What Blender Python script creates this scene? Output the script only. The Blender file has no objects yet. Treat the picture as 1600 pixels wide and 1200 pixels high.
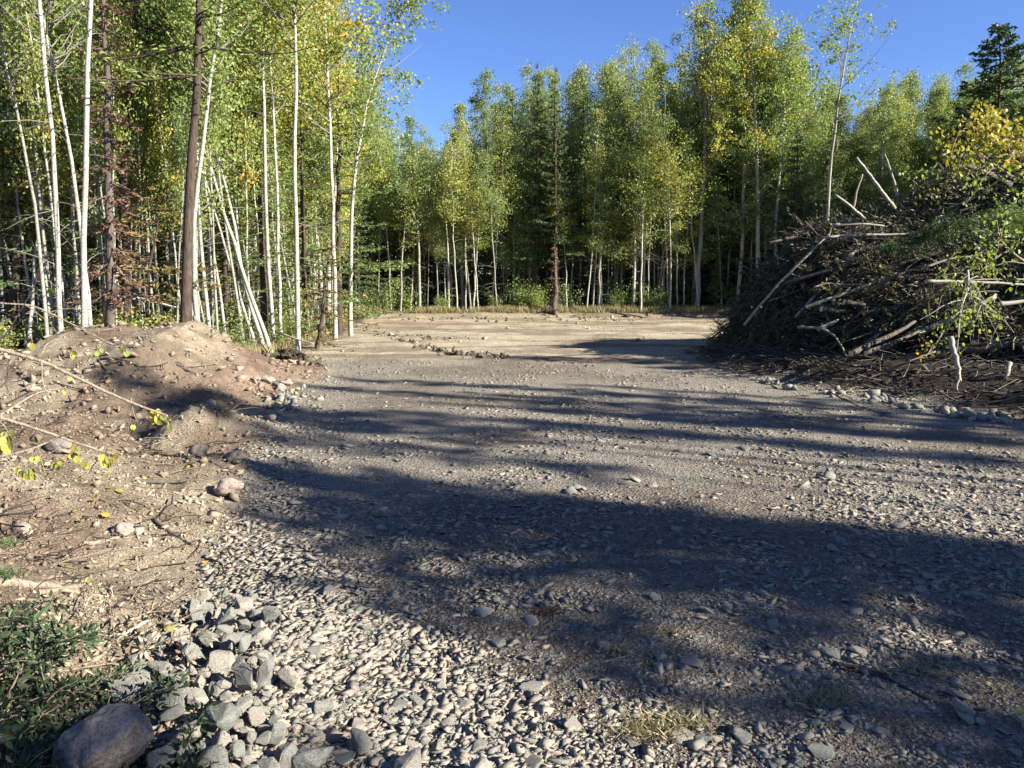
import bpy, bmesh, math, random
import numpy as np
from mathutils import Vector, Matrix

R = math.radians
sc = bpy.context.scene
col = sc.collection

# ------------------------------------------------------------------ camera, sky, sun
CAM_Z, F, PITCH = 1.6, 1200.0, math.atan(160 / 1200.0)
cd = bpy.data.cameras.new('camera'); cam = bpy.data.objects.new('camera', cd); col.objects.link(cam)
cd.sensor_width = 36; cd.lens = 27.0; cd.clip_start = 0.05; cd.clip_end = 3000
cam.location = (0, 0, CAM_Z); cam.rotation_euler = (R(90) - PITCH, 0, 0)
sc.camera = cam

SUN_EL, SUN_AZ = 26.5, -24.0          # elevation; azimuth measured from +X (right), negative = behind the camera
w = bpy.data.worlds.new('World'); sc.world = w; w.use_nodes = True
nt = w.node_tree; bg = nt.nodes['Background']
sky = nt.nodes.new('ShaderNodeTexSky'); sky.sky_type = 'NISHITA'; sky.sun_disc = False
sky.sun_elevation = R(SUN_EL); sky.sun_rotation = R(90 - SUN_AZ)
sky.altitude = 700; sky.air_density = 1.0; sky.dust_density = 0.0; sky.ozone_density = 6.0
hsv = nt.nodes.new('ShaderNodeHueSaturation'); hsv.inputs['Saturation'].default_value = 1.05; hsv.inputs['Hue'].default_value = .514
nt.links.new(sky.outputs[0], hsv.inputs['Color']); nt.links.new(hsv.outputs[0], bg.inputs[0]); bg.inputs[1].default_value = 0.061
sd = bpy.data.lights.new('sun', 'SUN'); sun = bpy.data.objects.new('sun', sd); col.objects.link(sun)
sd.energy = 5.0; sd.angle = R(0.53); sd.color = (1.0, 0.945, 0.86)
sdir = Vector((math.cos(R(SUN_EL)) * math.cos(R(SUN_AZ)), math.cos(R(SUN_EL)) * math.sin(R(SUN_AZ)), math.sin(R(SUN_EL))))
sun.rotation_euler = sdir.to_track_quat('Z', 'Y').to_euler(); sun.location = sdir * 50
vs = sc.view_settings; vs.view_transform = 'Standard'; vs.look = 'None'; vs.exposure = 1.8; vs.gamma = 1; vs.use_curve_mapping = False
sc.cycles.max_bounces = 6; sc.cycles.diffuse_bounces = 3; sc.cycles.glossy_bounces = 2
sc.cycles.transmission_bounces = 3; sc.cycles.transparent_max_bounces = 4
S2 = np.array([math.cos(R(SUN_AZ)), math.sin(R(SUN_AZ))]); N2 = np.array([-S2[1], S2[0]])

# ------------------------------------------------------------------ helpers
rng = np.random.default_rng(11)
pyr = random.Random(5)
cp, sp = math.cos(PITCH), math.sin(PITCH)

def at(px, py, Y, z=None):
    """the world point seen at photograph pixel (px, py) at distance Y ahead"""
    x = (px - 800) / F; v = (600 - py) / F
    d = np.array([x, cp + v * sp, -sp + v * cp])
    p = d * (Y / d[1]); p[2] += CAM_Z
    if z is not None: p[2] = z
    return p

def on_ground(px, py, h=0.0):
    x = (px - 800) / F; v = (600 - py) / F
    d = np.array([x, cp + v * sp, -sp + v * cp]); t = (h - CAM_Z) / d[2]
    return d[0] * t, d[1] * t

def make_mesh(name, V, faces, mats=(), smooth=False, colour=None):
    """faces: list of (int array n x k, material index)"""
    me = bpy.data.meshes.new(name)
    V = np.asarray(V, dtype=np.float32)
    me.vertices.add(len(V)); me.vertices.foreach_set('co', V.ravel())
    loops = np.concatenate([f.ravel() for f, _ in faces]).astype(np.int32)
    sizes = np.concatenate([np.full(len(f), f.shape[1]) for f, _ in faces]).astype(np.int32)
    starts = np.concatenate([[0], np.cumsum(sizes)[:-1]]).astype(np.int32)
    mi = np.concatenate([np.full(len(f), m) for f, m in faces]).astype(np.int32)
    me.loops.add(len(loops)); me.loops.foreach_set('vertex_index', loops)
    me.polygons.add(len(sizes)); me.polygons.foreach_set('loop_start', starts)
    try: me.polygons.foreach_set('loop_total', sizes)
    except Exception: pass
    me.polygons.foreach_set('material_index', mi)
    if smooth: me.polygons.foreach_set('use_smooth', np.ones(len(sizes), dtype=bool))
    for m in mats: me.materials.append(m)
    if colour is not None:
        for nm, arr in colour.items():
            if arr.ndim == 1:
                a = me.attributes.new(nm, 'FLOAT', 'POINT'); a.data.foreach_set('value', arr.astype(np.float32))
            else:
                a = me.attributes.new(nm, 'FLOAT_COLOR', 'POINT')
                c4 = np.ones((len(V), 4), dtype=np.float32); c4[:, :3] = arr; a.data.foreach_set('color', c4.ravel())
    me.update(calc_edges=True); me.validate(clean_customdata=False)
    return me

def join(parts):
    """parts: list of (V, F) with F of the same k -> one (V, F)"""
    Vs, Fs, o = [], [], 0
    for V, Fc in parts:
        Vs.append(V); Fs.append(Fc + o); o += len(V)
    return np.concatenate(Vs), np.concatenate(Fs)

def tubes(P, rad, m=5):
    """P (n,k,3), rad (n,k) -> quads of n tubes, closed at the ends by a collapse in radius or an open end"""
    P = np.asarray(P, float); rad = np.asarray(rad, float); n, k, _ = P.shape
    T = np.gradient(P, axis=1); T /= np.linalg.norm(T, axis=2, keepdims=True) + 1e-9
    ref = np.zeros_like(T); vert = np.abs(T[:, :1, 2:3]) > 0.75
    ref[...] = np.where(vert, np.array([1.0, 0.15, 0]), np.array([0.0, 0.1, 1.0]))
    A = np.cross(T, ref); A /= np.linalg.norm(A, axis=2, keepdims=True) + 1e-9
    B = np.cross(T, A)
    th = np.linspace(0, 2 * np.pi, m, endpoint=False)
    V = P[:, :, None, :] + rad[:, :, None, None] * (np.cos(th)[None, None, :, None] * A[:, :, None, :] + np.sin(th)[None, None, :, None] * B[:, :, None, :])
    i = np.arange(n)[:, None, None] * k * m; j = np.arange(k - 1)[None, :, None] * m
    a = np.arange(m)[None, None, :]; b = (a + 1) % m
    Fq = np.stack([i + j + a, i + j + b, i + j + m + b, i + j + m + a], axis=-1).reshape(-1, 4)
    return V.reshape(-1, 3), Fq

def rand_dirs(n, g):
    v = g.normal(size=(n, 3)); return v / np.linalg.norm(v, axis=1, keepdims=True)

def blades(C, axis, length, width, g, up=None):
    """rhombus leaves or needles: centre, axis, length, width"""
    n = len(C)
    side = np.cross(axis, rand_dirs(n, g) if up is None else up); side /= np.linalg.norm(side, axis=1, keepdims=True) + 1e-9
    L = (axis * np.asarray(length).reshape(-1, 1)) / 2; W = side * np.asarray(width).reshape(-1, 1) / 2
    V = np.stack([C - L, C + W - L * 0.15, C + L, C - W - L * 0.15], axis=1).reshape(-1, 3)
    return V, np.arange(4 * n).reshape(n, 4)

def leaves6(C, axis, length, width, g):
    """rounder leaves with six corners, lightly folded (two quads each)"""
    n = len(C); side = np.cross(axis, rand_dirs(n, g)); side /= np.linalg.norm(side, axis=1, keepdims=True) + 1e-9
    nr = np.cross(axis, side)
    L = axis * np.asarray(length).reshape(-1, 1) / 2; W = side * np.asarray(width).reshape(-1, 1) / 2
    Z = nr * np.asarray(width).reshape(-1, 1) * 0.16
    V = np.stack([C - L, C + W * .95 - L * .45 + Z, C + W * .7 + L * .45 + Z, C + L, C - W * .7 + L * .45 + Z, C - W * .95 - L * .45 + Z], axis=1).reshape(-1, 3)
    b = np.arange(n)[:, None] * 6
    return V, np.concatenate([b + np.array([[0, 1, 2, 3]]), b + np.array([[0, 3, 4, 5]])])

_tab = np.random.default_rng(3).random((256, 256))
def vnoise(x, y, s=1.0, o=0):
    x = np.asarray(x) * s + 17.3 * o + 400; y = np.asarray(y) * s + 5.7 * o + 400
    xi = np.floor(x).astype(int); yi = np.floor(y).astype(int); fx = x - xi; fy = y - yi
    fx = fx * fx * (3 - 2 * fx); fy = fy * fy * (3 - 2 * fy)
    g = lambda a, b: _tab[a % 256, b % 256]
    return (g(xi, yi) * (1 - fx) + g(xi + 1, yi) * fx) * (1 - fy) + (g(xi, yi + 1) * (1 - fx) + g(xi + 1, yi + 1) * fx) * fy
def fbm(x, y, s=1.0, oct=4, o=0):
    t = 0; a = 0.5
    for i in range(oct): t = t + a * (vnoise(x, y, s * 2.03 ** i, o + i * 3) - 0.5); a *= 0.5
    return t
def smooth(a, b, x):
    t = np.clip((np.asarray(x) - a) / (b - a), 0, 1); return t * t * (3 - 2 * t)

def tag(o, label=None, cat=None, group=None, kind=None):
    if label: o['label'] = label
    if cat: o['category'] = cat
    if group: o['group'] = group
    if kind: o['kind'] = kind
    return o
def obj(name, me, parent=None, loc=None):
    o = bpy.data.objects.new(name, me); col.objects.link(o)
    if parent: o.parent = parent
    if loc is not None: o.location = loc
    return o
def empty(name, loc=(0, 0, 0), rz=0.0):
    o = bpy.data.objects.new(name, None); col.objects.link(o); o.location = loc; o.rotation_euler = (0, 0, rz)
    o.empty_display_size = 0.1
    return o

# ------------------------------------------------------------------ materials
class NT:
    def __init__(s, name):
        s.m = bpy.data.materials.new(name); s.m.use_nodes = True; s.t = s.m.node_tree; s.b = s.t.nodes['Principled BSDF']
        s.out = s.t.nodes['Material Output']
    def n(s, typ, **kw):
        x = s.t.nodes.new(typ)
        for k, v in kw.items():
            if k.startswith('i_'): x.inputs[int(k[2:]) if k[2:].isdigit() else k[2:]].default_value = v
            else: setattr(x, k, v)
        return x
    def l(s, a, b): s.t.links.new(a, b)
    def coord(s, scale=(1, 1, 1), which='Object'):
        tc = s.n('ShaderNodeTexCoord'); mp = s.n('ShaderNodeMapping'); mp.inputs['Scale'].default_value = scale
        s.l(tc.outputs[which], mp.inputs[0]); return mp.outputs[0]
    def noise(s, vec, scale, detail=4, rough=.55):
        x = s.n('ShaderNodeTexNoise'); x.inputs['Scale'].default_value = scale; x.inputs['Detail'].default_value = detail
        x.inputs['Roughness'].default_value = rough; s.l(vec, x.inputs['Vector']); return x
    def ramp(s, fac, stops):
        x = s.n('ShaderNodeValToRGB'); e = x.color_ramp.elements
        while len(e) < len(stops): e.new(0.5)
        for i, (p, c) in enumerate(stops): e[i].position = p; e[i].color = (*c, 1) if len(c) == 3 else c
        s.l(fac, x.inputs[0]); return x.outputs[0]
    def mix(s, fac, a, b, mode='MIX'):
        x = s.n('ShaderNodeMix', data_type='RGBA', blend_type=mode)
        for sock, v in ((x.inputs[0], fac), (x.inputs[6], a), (x.inputs[7], b)):
            if hasattr(v, 'is_linked') or hasattr(v, 'links'): s.l(v, sock)
            else: sock.default_value = v if not isinstance(v, tuple) else (*v, 1)
        return x.outputs[2]
    def math(s, op, a, b=0.0):
        x = s.n('ShaderNodeMath', operation=op)
        for i, v in enumerate((a, b)):
            if hasattr(v, 'links'): s.l(v, x.inputs[i])
            else: x.inputs[i].default_value = v
        return x.outputs[0]
    def bump(s, h, strength=.5, dist=.01):
        x = s.n('ShaderNodeBump'); x.inputs['Strength'].default_value = strength; x.inputs['Distance'].default_value = dist
        s.l(h, x.inputs['Height']); s.l(x.outputs[0], s.b.inputs['Normal']); return x
    def finish(s, colour, rough=.85, spec=.25):
        if hasattr(colour, 'links'): s.l(colour, s.b.inputs['Base Color'])
        else: s.b.inputs['Base Color'].default_value = (*colour, 1)
        s.b.inputs['Roughness'].default_value = rough; s.b.inputs['Specular IOR Level'].default_value = spec
        return s.m

def leaf_material(name, stops, trans=.35, obj_amt=.5):
    k = NT(name); geo = k.n('ShaderNodeNewGeometry'); oi = k.n('ShaderNodeObjectInfo')
    f = k.math('ADD', k.math('MULTIPLY', geo.outputs['Random Per Island'], 1 - obj_amt), k.math('MULTIPLY', oi.outputs['Random'], obj_amt))
    c = k.ramp(f, stops)
    k.finish(c, .5, .3)
    tr = k.n('ShaderNodeBsdfTranslucent'); k.l(k.mix(1.0, c, (1.25, 1.2, .55), 'MULTIPLY'), tr.inputs[0])
    mx = k.n('ShaderNodeMixShader'); mx.inputs[0].default_value = trans
    k.l(k.b.outputs[0], mx.inputs[1]); k.l(tr.outputs[0], mx.inputs[2]); k.l(mx.outputs[0], k.out.inputs[0])
    return k.m

M = {}
M['leaf'] = leaf_material('aspen_leaf', [(0, (.15, .22, .06)), (.4, (.22, .285, .075)), (.65, (.29, .32, .085)), (.88, (.38, .35, .085)), (1, (.48, .36, .07))], .42)
M['leaf_green'] = leaf_material('far_aspen_leaf', [(0, (.13, .19, .08)), (.45, (.20, .26, .10)), (.8, (.27, .31, .11)), (1, (.35, .34, .10))], .42)
M['leaf_gold'] = leaf_material('turning_leaf', [(0, (.20, .23, .05)), (.4, (.36, .30, .05)), (.8, (.48, .31, .05)), (1, (.42, .20, .04))])
M['leaf_near'] = leaf_material('yellow_aspen_leaf', [(0, (.20, .25, .05)), (.45, (.36, .36, .08)), (.8, (.52, .38, .07)), (1, (.30, .18, .06))], .35, .75)
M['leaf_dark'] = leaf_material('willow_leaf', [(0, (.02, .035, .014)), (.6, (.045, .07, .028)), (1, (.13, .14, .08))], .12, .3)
M['leaf_dry'] = leaf_material('dry_leaf', [(0, (.16, .10, .06)), (.5, (.32, .24, .15)), (1, (.5, .42, .26))], .15, .1)
M['needle'] = leaf_material('spruce_needle', [(0, (.045, .075, .03)), (.5, (.075, .115, .04)), (1, (.12, .16, .055))], .15, .45)
M['needle_light'] = leaf_material('light_fir_needle', [(0, (.10, .15, .045)), (.5, (.15, .21, .055)), (1, (.21, .26, .07))], .25, .3)
M['needle_dry'] = leaf_material('dry_needle', [(0, (.12, .125, .045)), (.5, (.20, .17, .06)), (1, (.27, .16, .06))], .2, .2)
M['needle_rust'] = leaf_material('rust_needle', [(0, (.07, .045, .035)), (.5, (.13, .075, .05)), (1, (.2, .115, .07))], .1, .2)
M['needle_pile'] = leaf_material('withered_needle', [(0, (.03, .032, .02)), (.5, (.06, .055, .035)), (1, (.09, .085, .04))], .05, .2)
M['grass'] = leaf_material('dry_grass_blade', [(0, (.11, .11, .05)), (.5, (.25, .21, .10)), (1, (.38, .30, .16))], .2, .1)

def bark_aspen(name, base, dark, warm):
    k = NT(name); v = k.coord((1, 1, 1)); oi = k.n('ShaderNodeObjectInfo')
    band = k.noise(k.coord((6, 6, 45)), 1.0, 3, .6)
    knots = k.n('ShaderNodeTexVoronoi'); knots.inputs['Scale'].default_value = 1.0; k.l(k.coord((13, 13, 7)), knots.inputs['Vector'])
    big = k.noise(v, 1.3, 3)
    c = k.mix(k.ramp(big.outputs[0], [(.35, (0, 0, 0)), (.7, (1, 1, 1))]), base, warm)
    c = k.mix(k.ramp(band.outputs[0], [(.50, (0, 0, 0)), (.64, (.7, .7, .7))]), c, dark)
    c = k.mix(k.ramp(knots.outputs['Distance'], [(.15, (1, 1, 1)), (.24, (0, 0, 0))]), c, dark)
    c = k.mix(k.math('MULTIPLY', oi.outputs['Random'], .45), c, (.26, .25, .19))
    k.bump(band.outputs[0], .4, .004); return k.finish(c, .7, .3)
M['bark_white'] = bark_aspen('white_aspen_bark', (.40, .385, .335), (.05, .045, .038), (.26, .25, .185))
M['bark_grey'] = bark_aspen('grey_aspen_bark', (.27, .26, .215), (.05, .045, .04), (.17, .17, .12))
def bark_rough(name, a, b, sc_=1.0):
    k = NT(name); f = k.noise(k.coord((22 * sc_, 22 * sc_, 5 * sc_)), 1.0, 6, .7)
    k.bump(f.outputs[0], .9, .02); return k.finish(k.ramp(f.outputs[0], [(.3, a), (.7, b)]), .95, .1)
M['bark_dark'] = bark_rough('conifer_bark', (.025, .019, .015), (.105, .078, .058))
M['bark_orange'] = bark_rough('peeled_bark', (.16, .08, .04), (.42, .24, .11))
M['bark_rust'] = bark_rough('dead_bark', (.045, .036, .031), (.16, .125, .105))
M['twig'] = bark_rough('twig_bark', (.13, .10, .07), (.38, .32, .23), 3)
M['twig_dark'] = bark_rough('dark_twig_bark', (.025, .02, .016), (.09, .07, .055), 3)
M['log'] = bark_rough('grey_log_bark', (.035, .03, .025), (.16, .14, .11))
M['log_pale'] = bark_aspen('pale_log_bark', (.36, .33, .27), (.07, .06, .045), (.20, .175, .13))
M['limb'] = bark_rough('aspen_limb_bark', (.10, .09, .07), (.30, .28, .22), 2)
M['wood'] = bark_rough('bare_wood', (.36, .29, .18), (.56, .47, .32), .5)

def rock_material(name, stops, dust=.4, ns=28, bs=.8):
    k = NT(name); geo = k.n('ShaderNodeNewGeometry'); oi = k.n('ShaderNodeObjectInfo')
    r = k.math('FRACT', k.math('ADD', geo.outputs['Random Per Island'], oi.outputs['Random']))
    c = k.ramp(r, stops); v = k.coord((1, 1, 1), 'Object')
    a = k.noise(v, ns, 6, .75); s2 = k.noise(v, ns * 3.2, 4, .7)
    c = k.mix(k.ramp(a.outputs[0], [(.3, (0, 0, 0)), (.7, (.55, .55, .55))]), c, k.mix(.5, c, (.50, .44, .35)))
    c = k.mix(k.ramp(s2.outputs[0], [(.47, (0, 0, 0)), (.60, (.75, .75, .75))]), c, (.07, .068, .062))
    sepn = k.n('ShaderNodeSeparateXYZ'); k.l(geo.outputs['Normal'], sepn.inputs[0])
    c = k.mix(k.math('MULTIPLY', k.ramp(sepn.outputs[2], [(.3, (0, 0, 0)), (1, (1, 1, 1))]), dust), c, (.31, .26, .20))
    h = k.math('ADD', a.outputs[0], k.math('MULTIPLY', s2.outputs[0], .35))
    k.bump(h, bs, .008 if bs > .5 else .002); return k.finish(c, .9, .2)
RS = [(0, (.085, .10, .08)), (.18, (.18, .17, .13)), (.36, (.30, .25, .185)), (.5, (.12, .145, .115)), (.64, (.33, .265, .195)), (.78, (.22, .16, .12)), (.9, (.16, .15, .13)), (1, (.09, .085, .078))]
M['rock'] = rock_material('crushed_rock', [(0, (.085, .105, .09)), (.2, (.17, .18, .15)), (.4, (.29, .265, .21)), (.55, (.12, .145, .125)), (.7, (.31, .27, .21)), (.85, (.20, .185, .155)), (1, (.10, .11, .10))], .15, 9)
M['gravel'] = rock_material('gravel_stone', RS, .2, 60, .25)
M['boulder'] = rock_material('brown_boulder', [(0, (.16, .125, .10)), (1, (.20, .16, .13))], .08, 9)
M['cobble'] = rock_material('rounded_stone', [(0, (.30, .22, .17)), (1, (.33, .27, .20))], .25, 5)

def clod_mat():
    k = NT('soil_clod'); c0 = k.n('ShaderNodeAttribute', attribute_name='zone'); v = k.coord((1, 1, 1))
    a = k.noise(v, 60, 4, .7); k.bump(a.outputs[0], .8, .006)
    geo = k.n('ShaderNodeNewGeometry')
    c = k.mix(1.0, c0.outputs[0], k.ramp(geo.outputs['Random Per Island'], [(0, (.75, .75, .75)), (1, (1.2, 1.18, 1.15))]), 'MULTIPLY')
    return k.finish(c, .95, .1)
M['clod'] = clod_mat()

def ground_mat():
    k = NT('ground_soil'); c0 = k.n('ShaderNodeAttribute', attribute_name='zone'); v = k.coord((1, 1, 1))
    gm = k.n('ShaderNodeAttribute', attribute_name='gravelly')
    n1 = k.noise(v, 1.1, 5, .6); n2 = k.noise(v, 9, 6, .7); n3 = k.noise(v, 75, 4, .7)
    vo = k.n('ShaderNodeTexVoronoi'); vo.inputs['Scale'].default_value = 42; k.l(v, vo.inputs['Vector'])
    vo2 = k.n('ShaderNodeTexVoronoi'); vo2.inputs['Scale'].default_value = 95; k.l(v, vo2.inputs['Vector'])
    c = k.mix(1.0, c0.outputs[0], k.ramp(n1.outputs[0], [(.3, (.82, .80, .78)), (.7, (1.15, 1.14, 1.12))]), 'MULTIPLY')
    c = k.mix(1.0, c, k.ramp(n2.outputs[0], [(.3, (.72, .70, .68)), (.68, (1.2, 1.2, 1.2))]), 'MULTIPLY')
    c = k.mix(1.0, c, k.ramp(n3.outputs[0], [(.38, (.5, .49, .48)), (.6, (1.22, 1.22, 1.22))]), 'MULTIPLY')
    hs = k.n('ShaderNodeHueSaturation'); hs.inputs['Saturation'].default_value = .25; k.l(vo.outputs['Color'], hs.inputs['Color'])
    peb = k.mix(1.0, k.mix(.25, (.30, .27, .21), hs.outputs[0]), k.ramp(vo.outputs['Distance'], [(.2, (1, 1, 1)), (.75, (.35, .33, .3))]), 'MULTIPLY')
    sel = k.math('MULTIPLY', gm.outputs['Fac'], k.ramp(n2.outputs[0], [(.42, (0, 0, 0)), (.62, (.6, .6, .6))]))
    c = k.mix(sel, c, peb)
    hh = k.math('SUBTRACT', k.math('MULTIPLY', n3.outputs[0], .9), k.math('MULTIPLY', k.math('ADD', vo.outputs['Distance'], k.math('MULTIPLY', vo2.outputs['Distance'], .5)), k.math('ADD', .25, gm.outputs['Fac'])))
    hh = k.math('ADD', hh, k.math('MULTIPLY', n2.outputs[0], 1.6))
    k.bump(hh, 1.0, .022)
    return k.finish(c, .95, .1)
M['ground'] = ground_mat()

# ------------------------------------------------------------------ terrain
LB = np.array([(0, -.9), (2.4, -1.05), (3.2, -1.35), (4.1, -1.6), (5.2, -1.8), (6.3, -2.2), (7.5, -2.5), (9, -2.8), (11, -3.0), (13.3, -3.1), (15, -3.7), (17, -4.6), (20, -5.2), (24, -5.2), (36, -6.6), (60, -7)])
RB = np.array([(0, 6.2), (6, 6.1), (8.5, 5.9), (10.4, 5.2), (12, 4.4), (12.8, 4.0), (14.5, 3.4), (17, 3.6), (20, 5.5), (24, 9), (30, 13), (60, 14)])
def left_edge(y): return np.interp(y, LB[:, 0], LB[:, 1])
def right_edge(y): return np.interp(y, RB[:, 0], RB[:, 1])
MX = np.array([(-14, .55), (-9.5, .42), (-8, .42), (-7.3, .62), (-6.7, .86), (-6.0, .80), (-5.5, .88), (-5.2, .96), (-4.95, .82), (-4.6, .55), (-4.1, .34), (-3.7, .16), (-3.2, .03), (-2.8, 0)])
PX = np.array([(4.8, 0), (5.15, .15), (5.45, .8), (5.9, 1.7), (6.45, 2.45), (7.2, 2.6), (8.3, 2.75), (9.2, 3.45), (10.2, 4.15), (12, 4.7), (16, 4.4), (19, 1.5), (21, 0)])

def pile_h(x, y):
    top = np.interp(x, PX[:, 0], PX[:, 1])
    fr = np.interp(x, [4, 5, 6.5, 9, 20], [17.4, 15.9, 12.4, 10.4, 9.2])          # foot of the front slope
    g = np.where(y < 16.3, np.clip((y - fr) / (16.3 - fr), 0, 1) ** .68, 1 - smooth(17.2, 21.0, y))
    return top * np.clip(g, 0, 1)

def height(x, y):
    x = np.asarray(x, float); y = np.asarray(y, float)
    le = left_edge(y); re = right_edge(y)
    h = .045 * fbm(x, y, .45, 4, 1) + .018 * fbm(x, y, 2.6, 3, 4)
    h = h + .006 * fbm(x, y, 11, 3, 30)
    dl = le - x
    off = smooth(-.1, .5, dl)
    # near bank at the left
    bank = .42 * smooth(0, 1.7, dl) * smooth(1.2, 2.6, y) * (1 - smooth(5.7, 7.2, y)) * (1 + .5 * fbm(x, y, .8, 3, 9))
    small = .40 * np.exp(-(((x + 3.3) / .5) ** 2 + ((y - 8.0) / .5) ** 2)) + .30 * np.exp(-(((x + 3.9) / .7) ** 2 + ((y - 6.6) / .45) ** 2)) + .18 * np.exp(-(((x + 2.35) / .35) ** 2 + ((y - 6.0) / .4) ** 2))
    mound = np.interp(x, MX[:, 0], MX[:, 1]) * smooth(8.6, 12.0, y + .25 * fbm(x, y, 1.2, 2, 6)) * (1 - smooth(12.5, 15.0, y))
    mound = mound * (1 + .22 * fbm(x, y, 1.7, 4, 12))
    hollow = -.14 * smooth(0, .6, dl) * smooth(6.3, 7, y) * (1 - smooth(8, 9, y))
    rough = off * (.17 * fbm(x, y, 1.5, 5, 20) + .075 * fbm(x, y, 6, 3, 40) + .045 * fbm(x, y, 18, 3, 41)) * (1 - smooth(14, 18, y) * .5)
    h = h + bank + small + mound + hollow + rough
    # heaped stones beside the boulder
    h = h + .10 * np.exp(-(((x + 1.05) / .38) ** 2 + ((y - 3.0) / .75) ** 2))
    # soil apron of the brush pile
    dr = x - re
    ap = smooth(-.05, 2.2, dr) * (1 - smooth(19, 25, y))
    h = h + .38 * ap + ap * (.10 * fbm(x, y, 2.2, 4, 50) + .04 * fbm(x, y, 9, 3, 52))
    # graded pad: shallow ruts and ridges
    pad = smooth(14.5, 17, y) * (1 - smooth(33, 35, y)) * (1 - off) * (1 - ap)
    h = h + pad * (.07 * fbm(x * .6, y, 3.5, 4, 63) + .09 * fbm(x * .5 + y * .2, y, 1.1, 3, 60) + .05 * smooth(.62, .8, vnoise(x * .35 + .3 * y, y * 1.5 - x * .3, 1.0, 61)))
    # low berm and forest floor
    e = 34.2 + .8 * fbm(x, y * 0, .25, 3, 70)
    h = h + .16 * smooth(e - .4, e + .6, y) + .18 * np.exp(-((y - e - .5) / .55) ** 2) * (1 + fbm(x, y, .9, 3, 71)) + .12 * fbm(x, y, .35, 4, 72) * smooth(e, e + 2, y)
    h = h + smooth(60, 220, np.hypot(x, y)) * 3.0 * (.3 + vnoise(x, y, .01, 90))
    return h

def zone_colour(x, y):
    x = np.asarray(x, float); y = np.asarray(y, float)
    le = left_edge(y) + .25 * fbm(x, y, 2.2, 3, 80); re = right_edge(y) + .5 * fbm(x, y, 1.4, 3, 81)
    c = np.empty(x.shape + (3,)); c[...] = (.28, .252, .20)                      # road fines
    def mixc(wt, colr):
        nonlocal c
        c = c * (1 - wt[..., None]) + np.array(colr) * wt[..., None]
    mixc(smooth(.50, .68, vnoise(x, y, .8, 84)) * .7, (.15, .12, .085))
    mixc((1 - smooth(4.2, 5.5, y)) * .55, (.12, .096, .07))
    mixc(smooth(14, 17.5, y + 2 * fbm(x, y, .3, 3, 82)), (.385, .335, .24))           # graded pad
    mixc(smooth(15, 18, y) * smooth(.52, .75, vnoise(x, y, .28, 83)) * .45, (.31, .23, .165))
    mixc(smooth(14, 16, y) * smooth(.48, .66, vnoise(x * .55 + y * .15, y * 2.4, 1.0, 183)) * .8, (.20, .16, .11))
    off = smooth(-.1, .25, le - x)
    mixc(off, (.285, .238, .170))                                                     # bank soil
    mixc(off * smooth(.45, .7, vnoise(x, y, .9, 85)) * .75, (.17, .122, .088))
    mixc(off * smooth(8.8, 10.2, y) * smooth(.35, .6, vnoise(x, y, .5, 86)) * (1 - smooth(-3.9, -3.2, x)) * .7, (.285, .20, .145))
    mixc(off * smooth(.5, .72, vnoise(x, y, 3.4, 185)) * .6, (.13, .10, .07))
    mixc(off * smooth(14.0, 16.5, y), (.13, .11, .07))
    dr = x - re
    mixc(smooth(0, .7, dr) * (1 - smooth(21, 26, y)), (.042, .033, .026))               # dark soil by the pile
    e = 34.0 + .8 * fbm(x, y * 0, .25, 3, 70)
    mixc(smooth(e - .3, e + .8, y), (.12, .105, .05))
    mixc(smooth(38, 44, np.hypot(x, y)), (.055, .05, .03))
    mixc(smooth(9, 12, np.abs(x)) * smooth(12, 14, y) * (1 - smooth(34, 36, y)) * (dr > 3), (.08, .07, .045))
    return c

def build_ground():
    th = np.concatenate([np.linspace(-180, -47, 60)[:-1], np.linspace(-47, 47, 780), np.linspace(47, 180, 60)[1:-1]])
    th = np.radians(90 - th)
    r = np.concatenate([np.geomspace(.25, 1.5, 12)[:-1], np.geomspace(1.5, 48, 470), np.geomspace(48, 1500, 40)[1:]])
    Rr, T = np.meshgrid(r, th, indexing='ij'); X = Rr * np.cos(T); Y = Rr * np.sin(T)
    Z = height(X, Y); n, m = X.shape
    V = np.stack([X, Y, Z], -1).reshape(-1, 3)
    V = np.concatenate([V, [[0, 0, float(height(0., 0.))]]])
    i = np.arange(n - 1)[:, None] * m; j = np.arange(m)[None, :]; j2 = (j + 1) % m
    Q = np.stack([i + j, i + j2, i + m + j2, i + m + j], -1).reshape(-1, 4)
    c = len(V) - 1
    Tr = np.stack([np.full(m, c), np.roll(np.arange(m), -1), np.arange(m)], -1)
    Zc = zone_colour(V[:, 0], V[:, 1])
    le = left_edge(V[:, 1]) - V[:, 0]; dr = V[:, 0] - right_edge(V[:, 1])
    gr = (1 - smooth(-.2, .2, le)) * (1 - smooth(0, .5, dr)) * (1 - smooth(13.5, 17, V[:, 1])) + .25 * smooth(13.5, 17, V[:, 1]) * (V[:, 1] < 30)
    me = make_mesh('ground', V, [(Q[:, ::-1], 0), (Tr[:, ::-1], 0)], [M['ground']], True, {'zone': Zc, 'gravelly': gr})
    # make sure it faces up
    if me.polygons[1000].normal.z < 0: me.flip_normals()
    o = obj('ground', me); tag(o, kind='structure'); return o
build_ground()
def gz(x, y): return float(height(np.array(float(x)), np.array(float(y))))

def on_terrain(px, py):
    """where the line of sight through a photograph pixel meets the ground"""
    x = (px - 800) / F; v = (600 - py) / F; d = np.array([x, cp + v * sp, -sp + v * cp])
    t = np.linspace(1.5, 30, 700); P = d[None] * t[:, None]; below = CAM_Z + P[:, 2] < height(P[:, 0], P[:, 1])
    i = int(np.argmax(below)) if below.any() else -1
    return float(P[i, 0]), float(P[i, 1])

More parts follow.
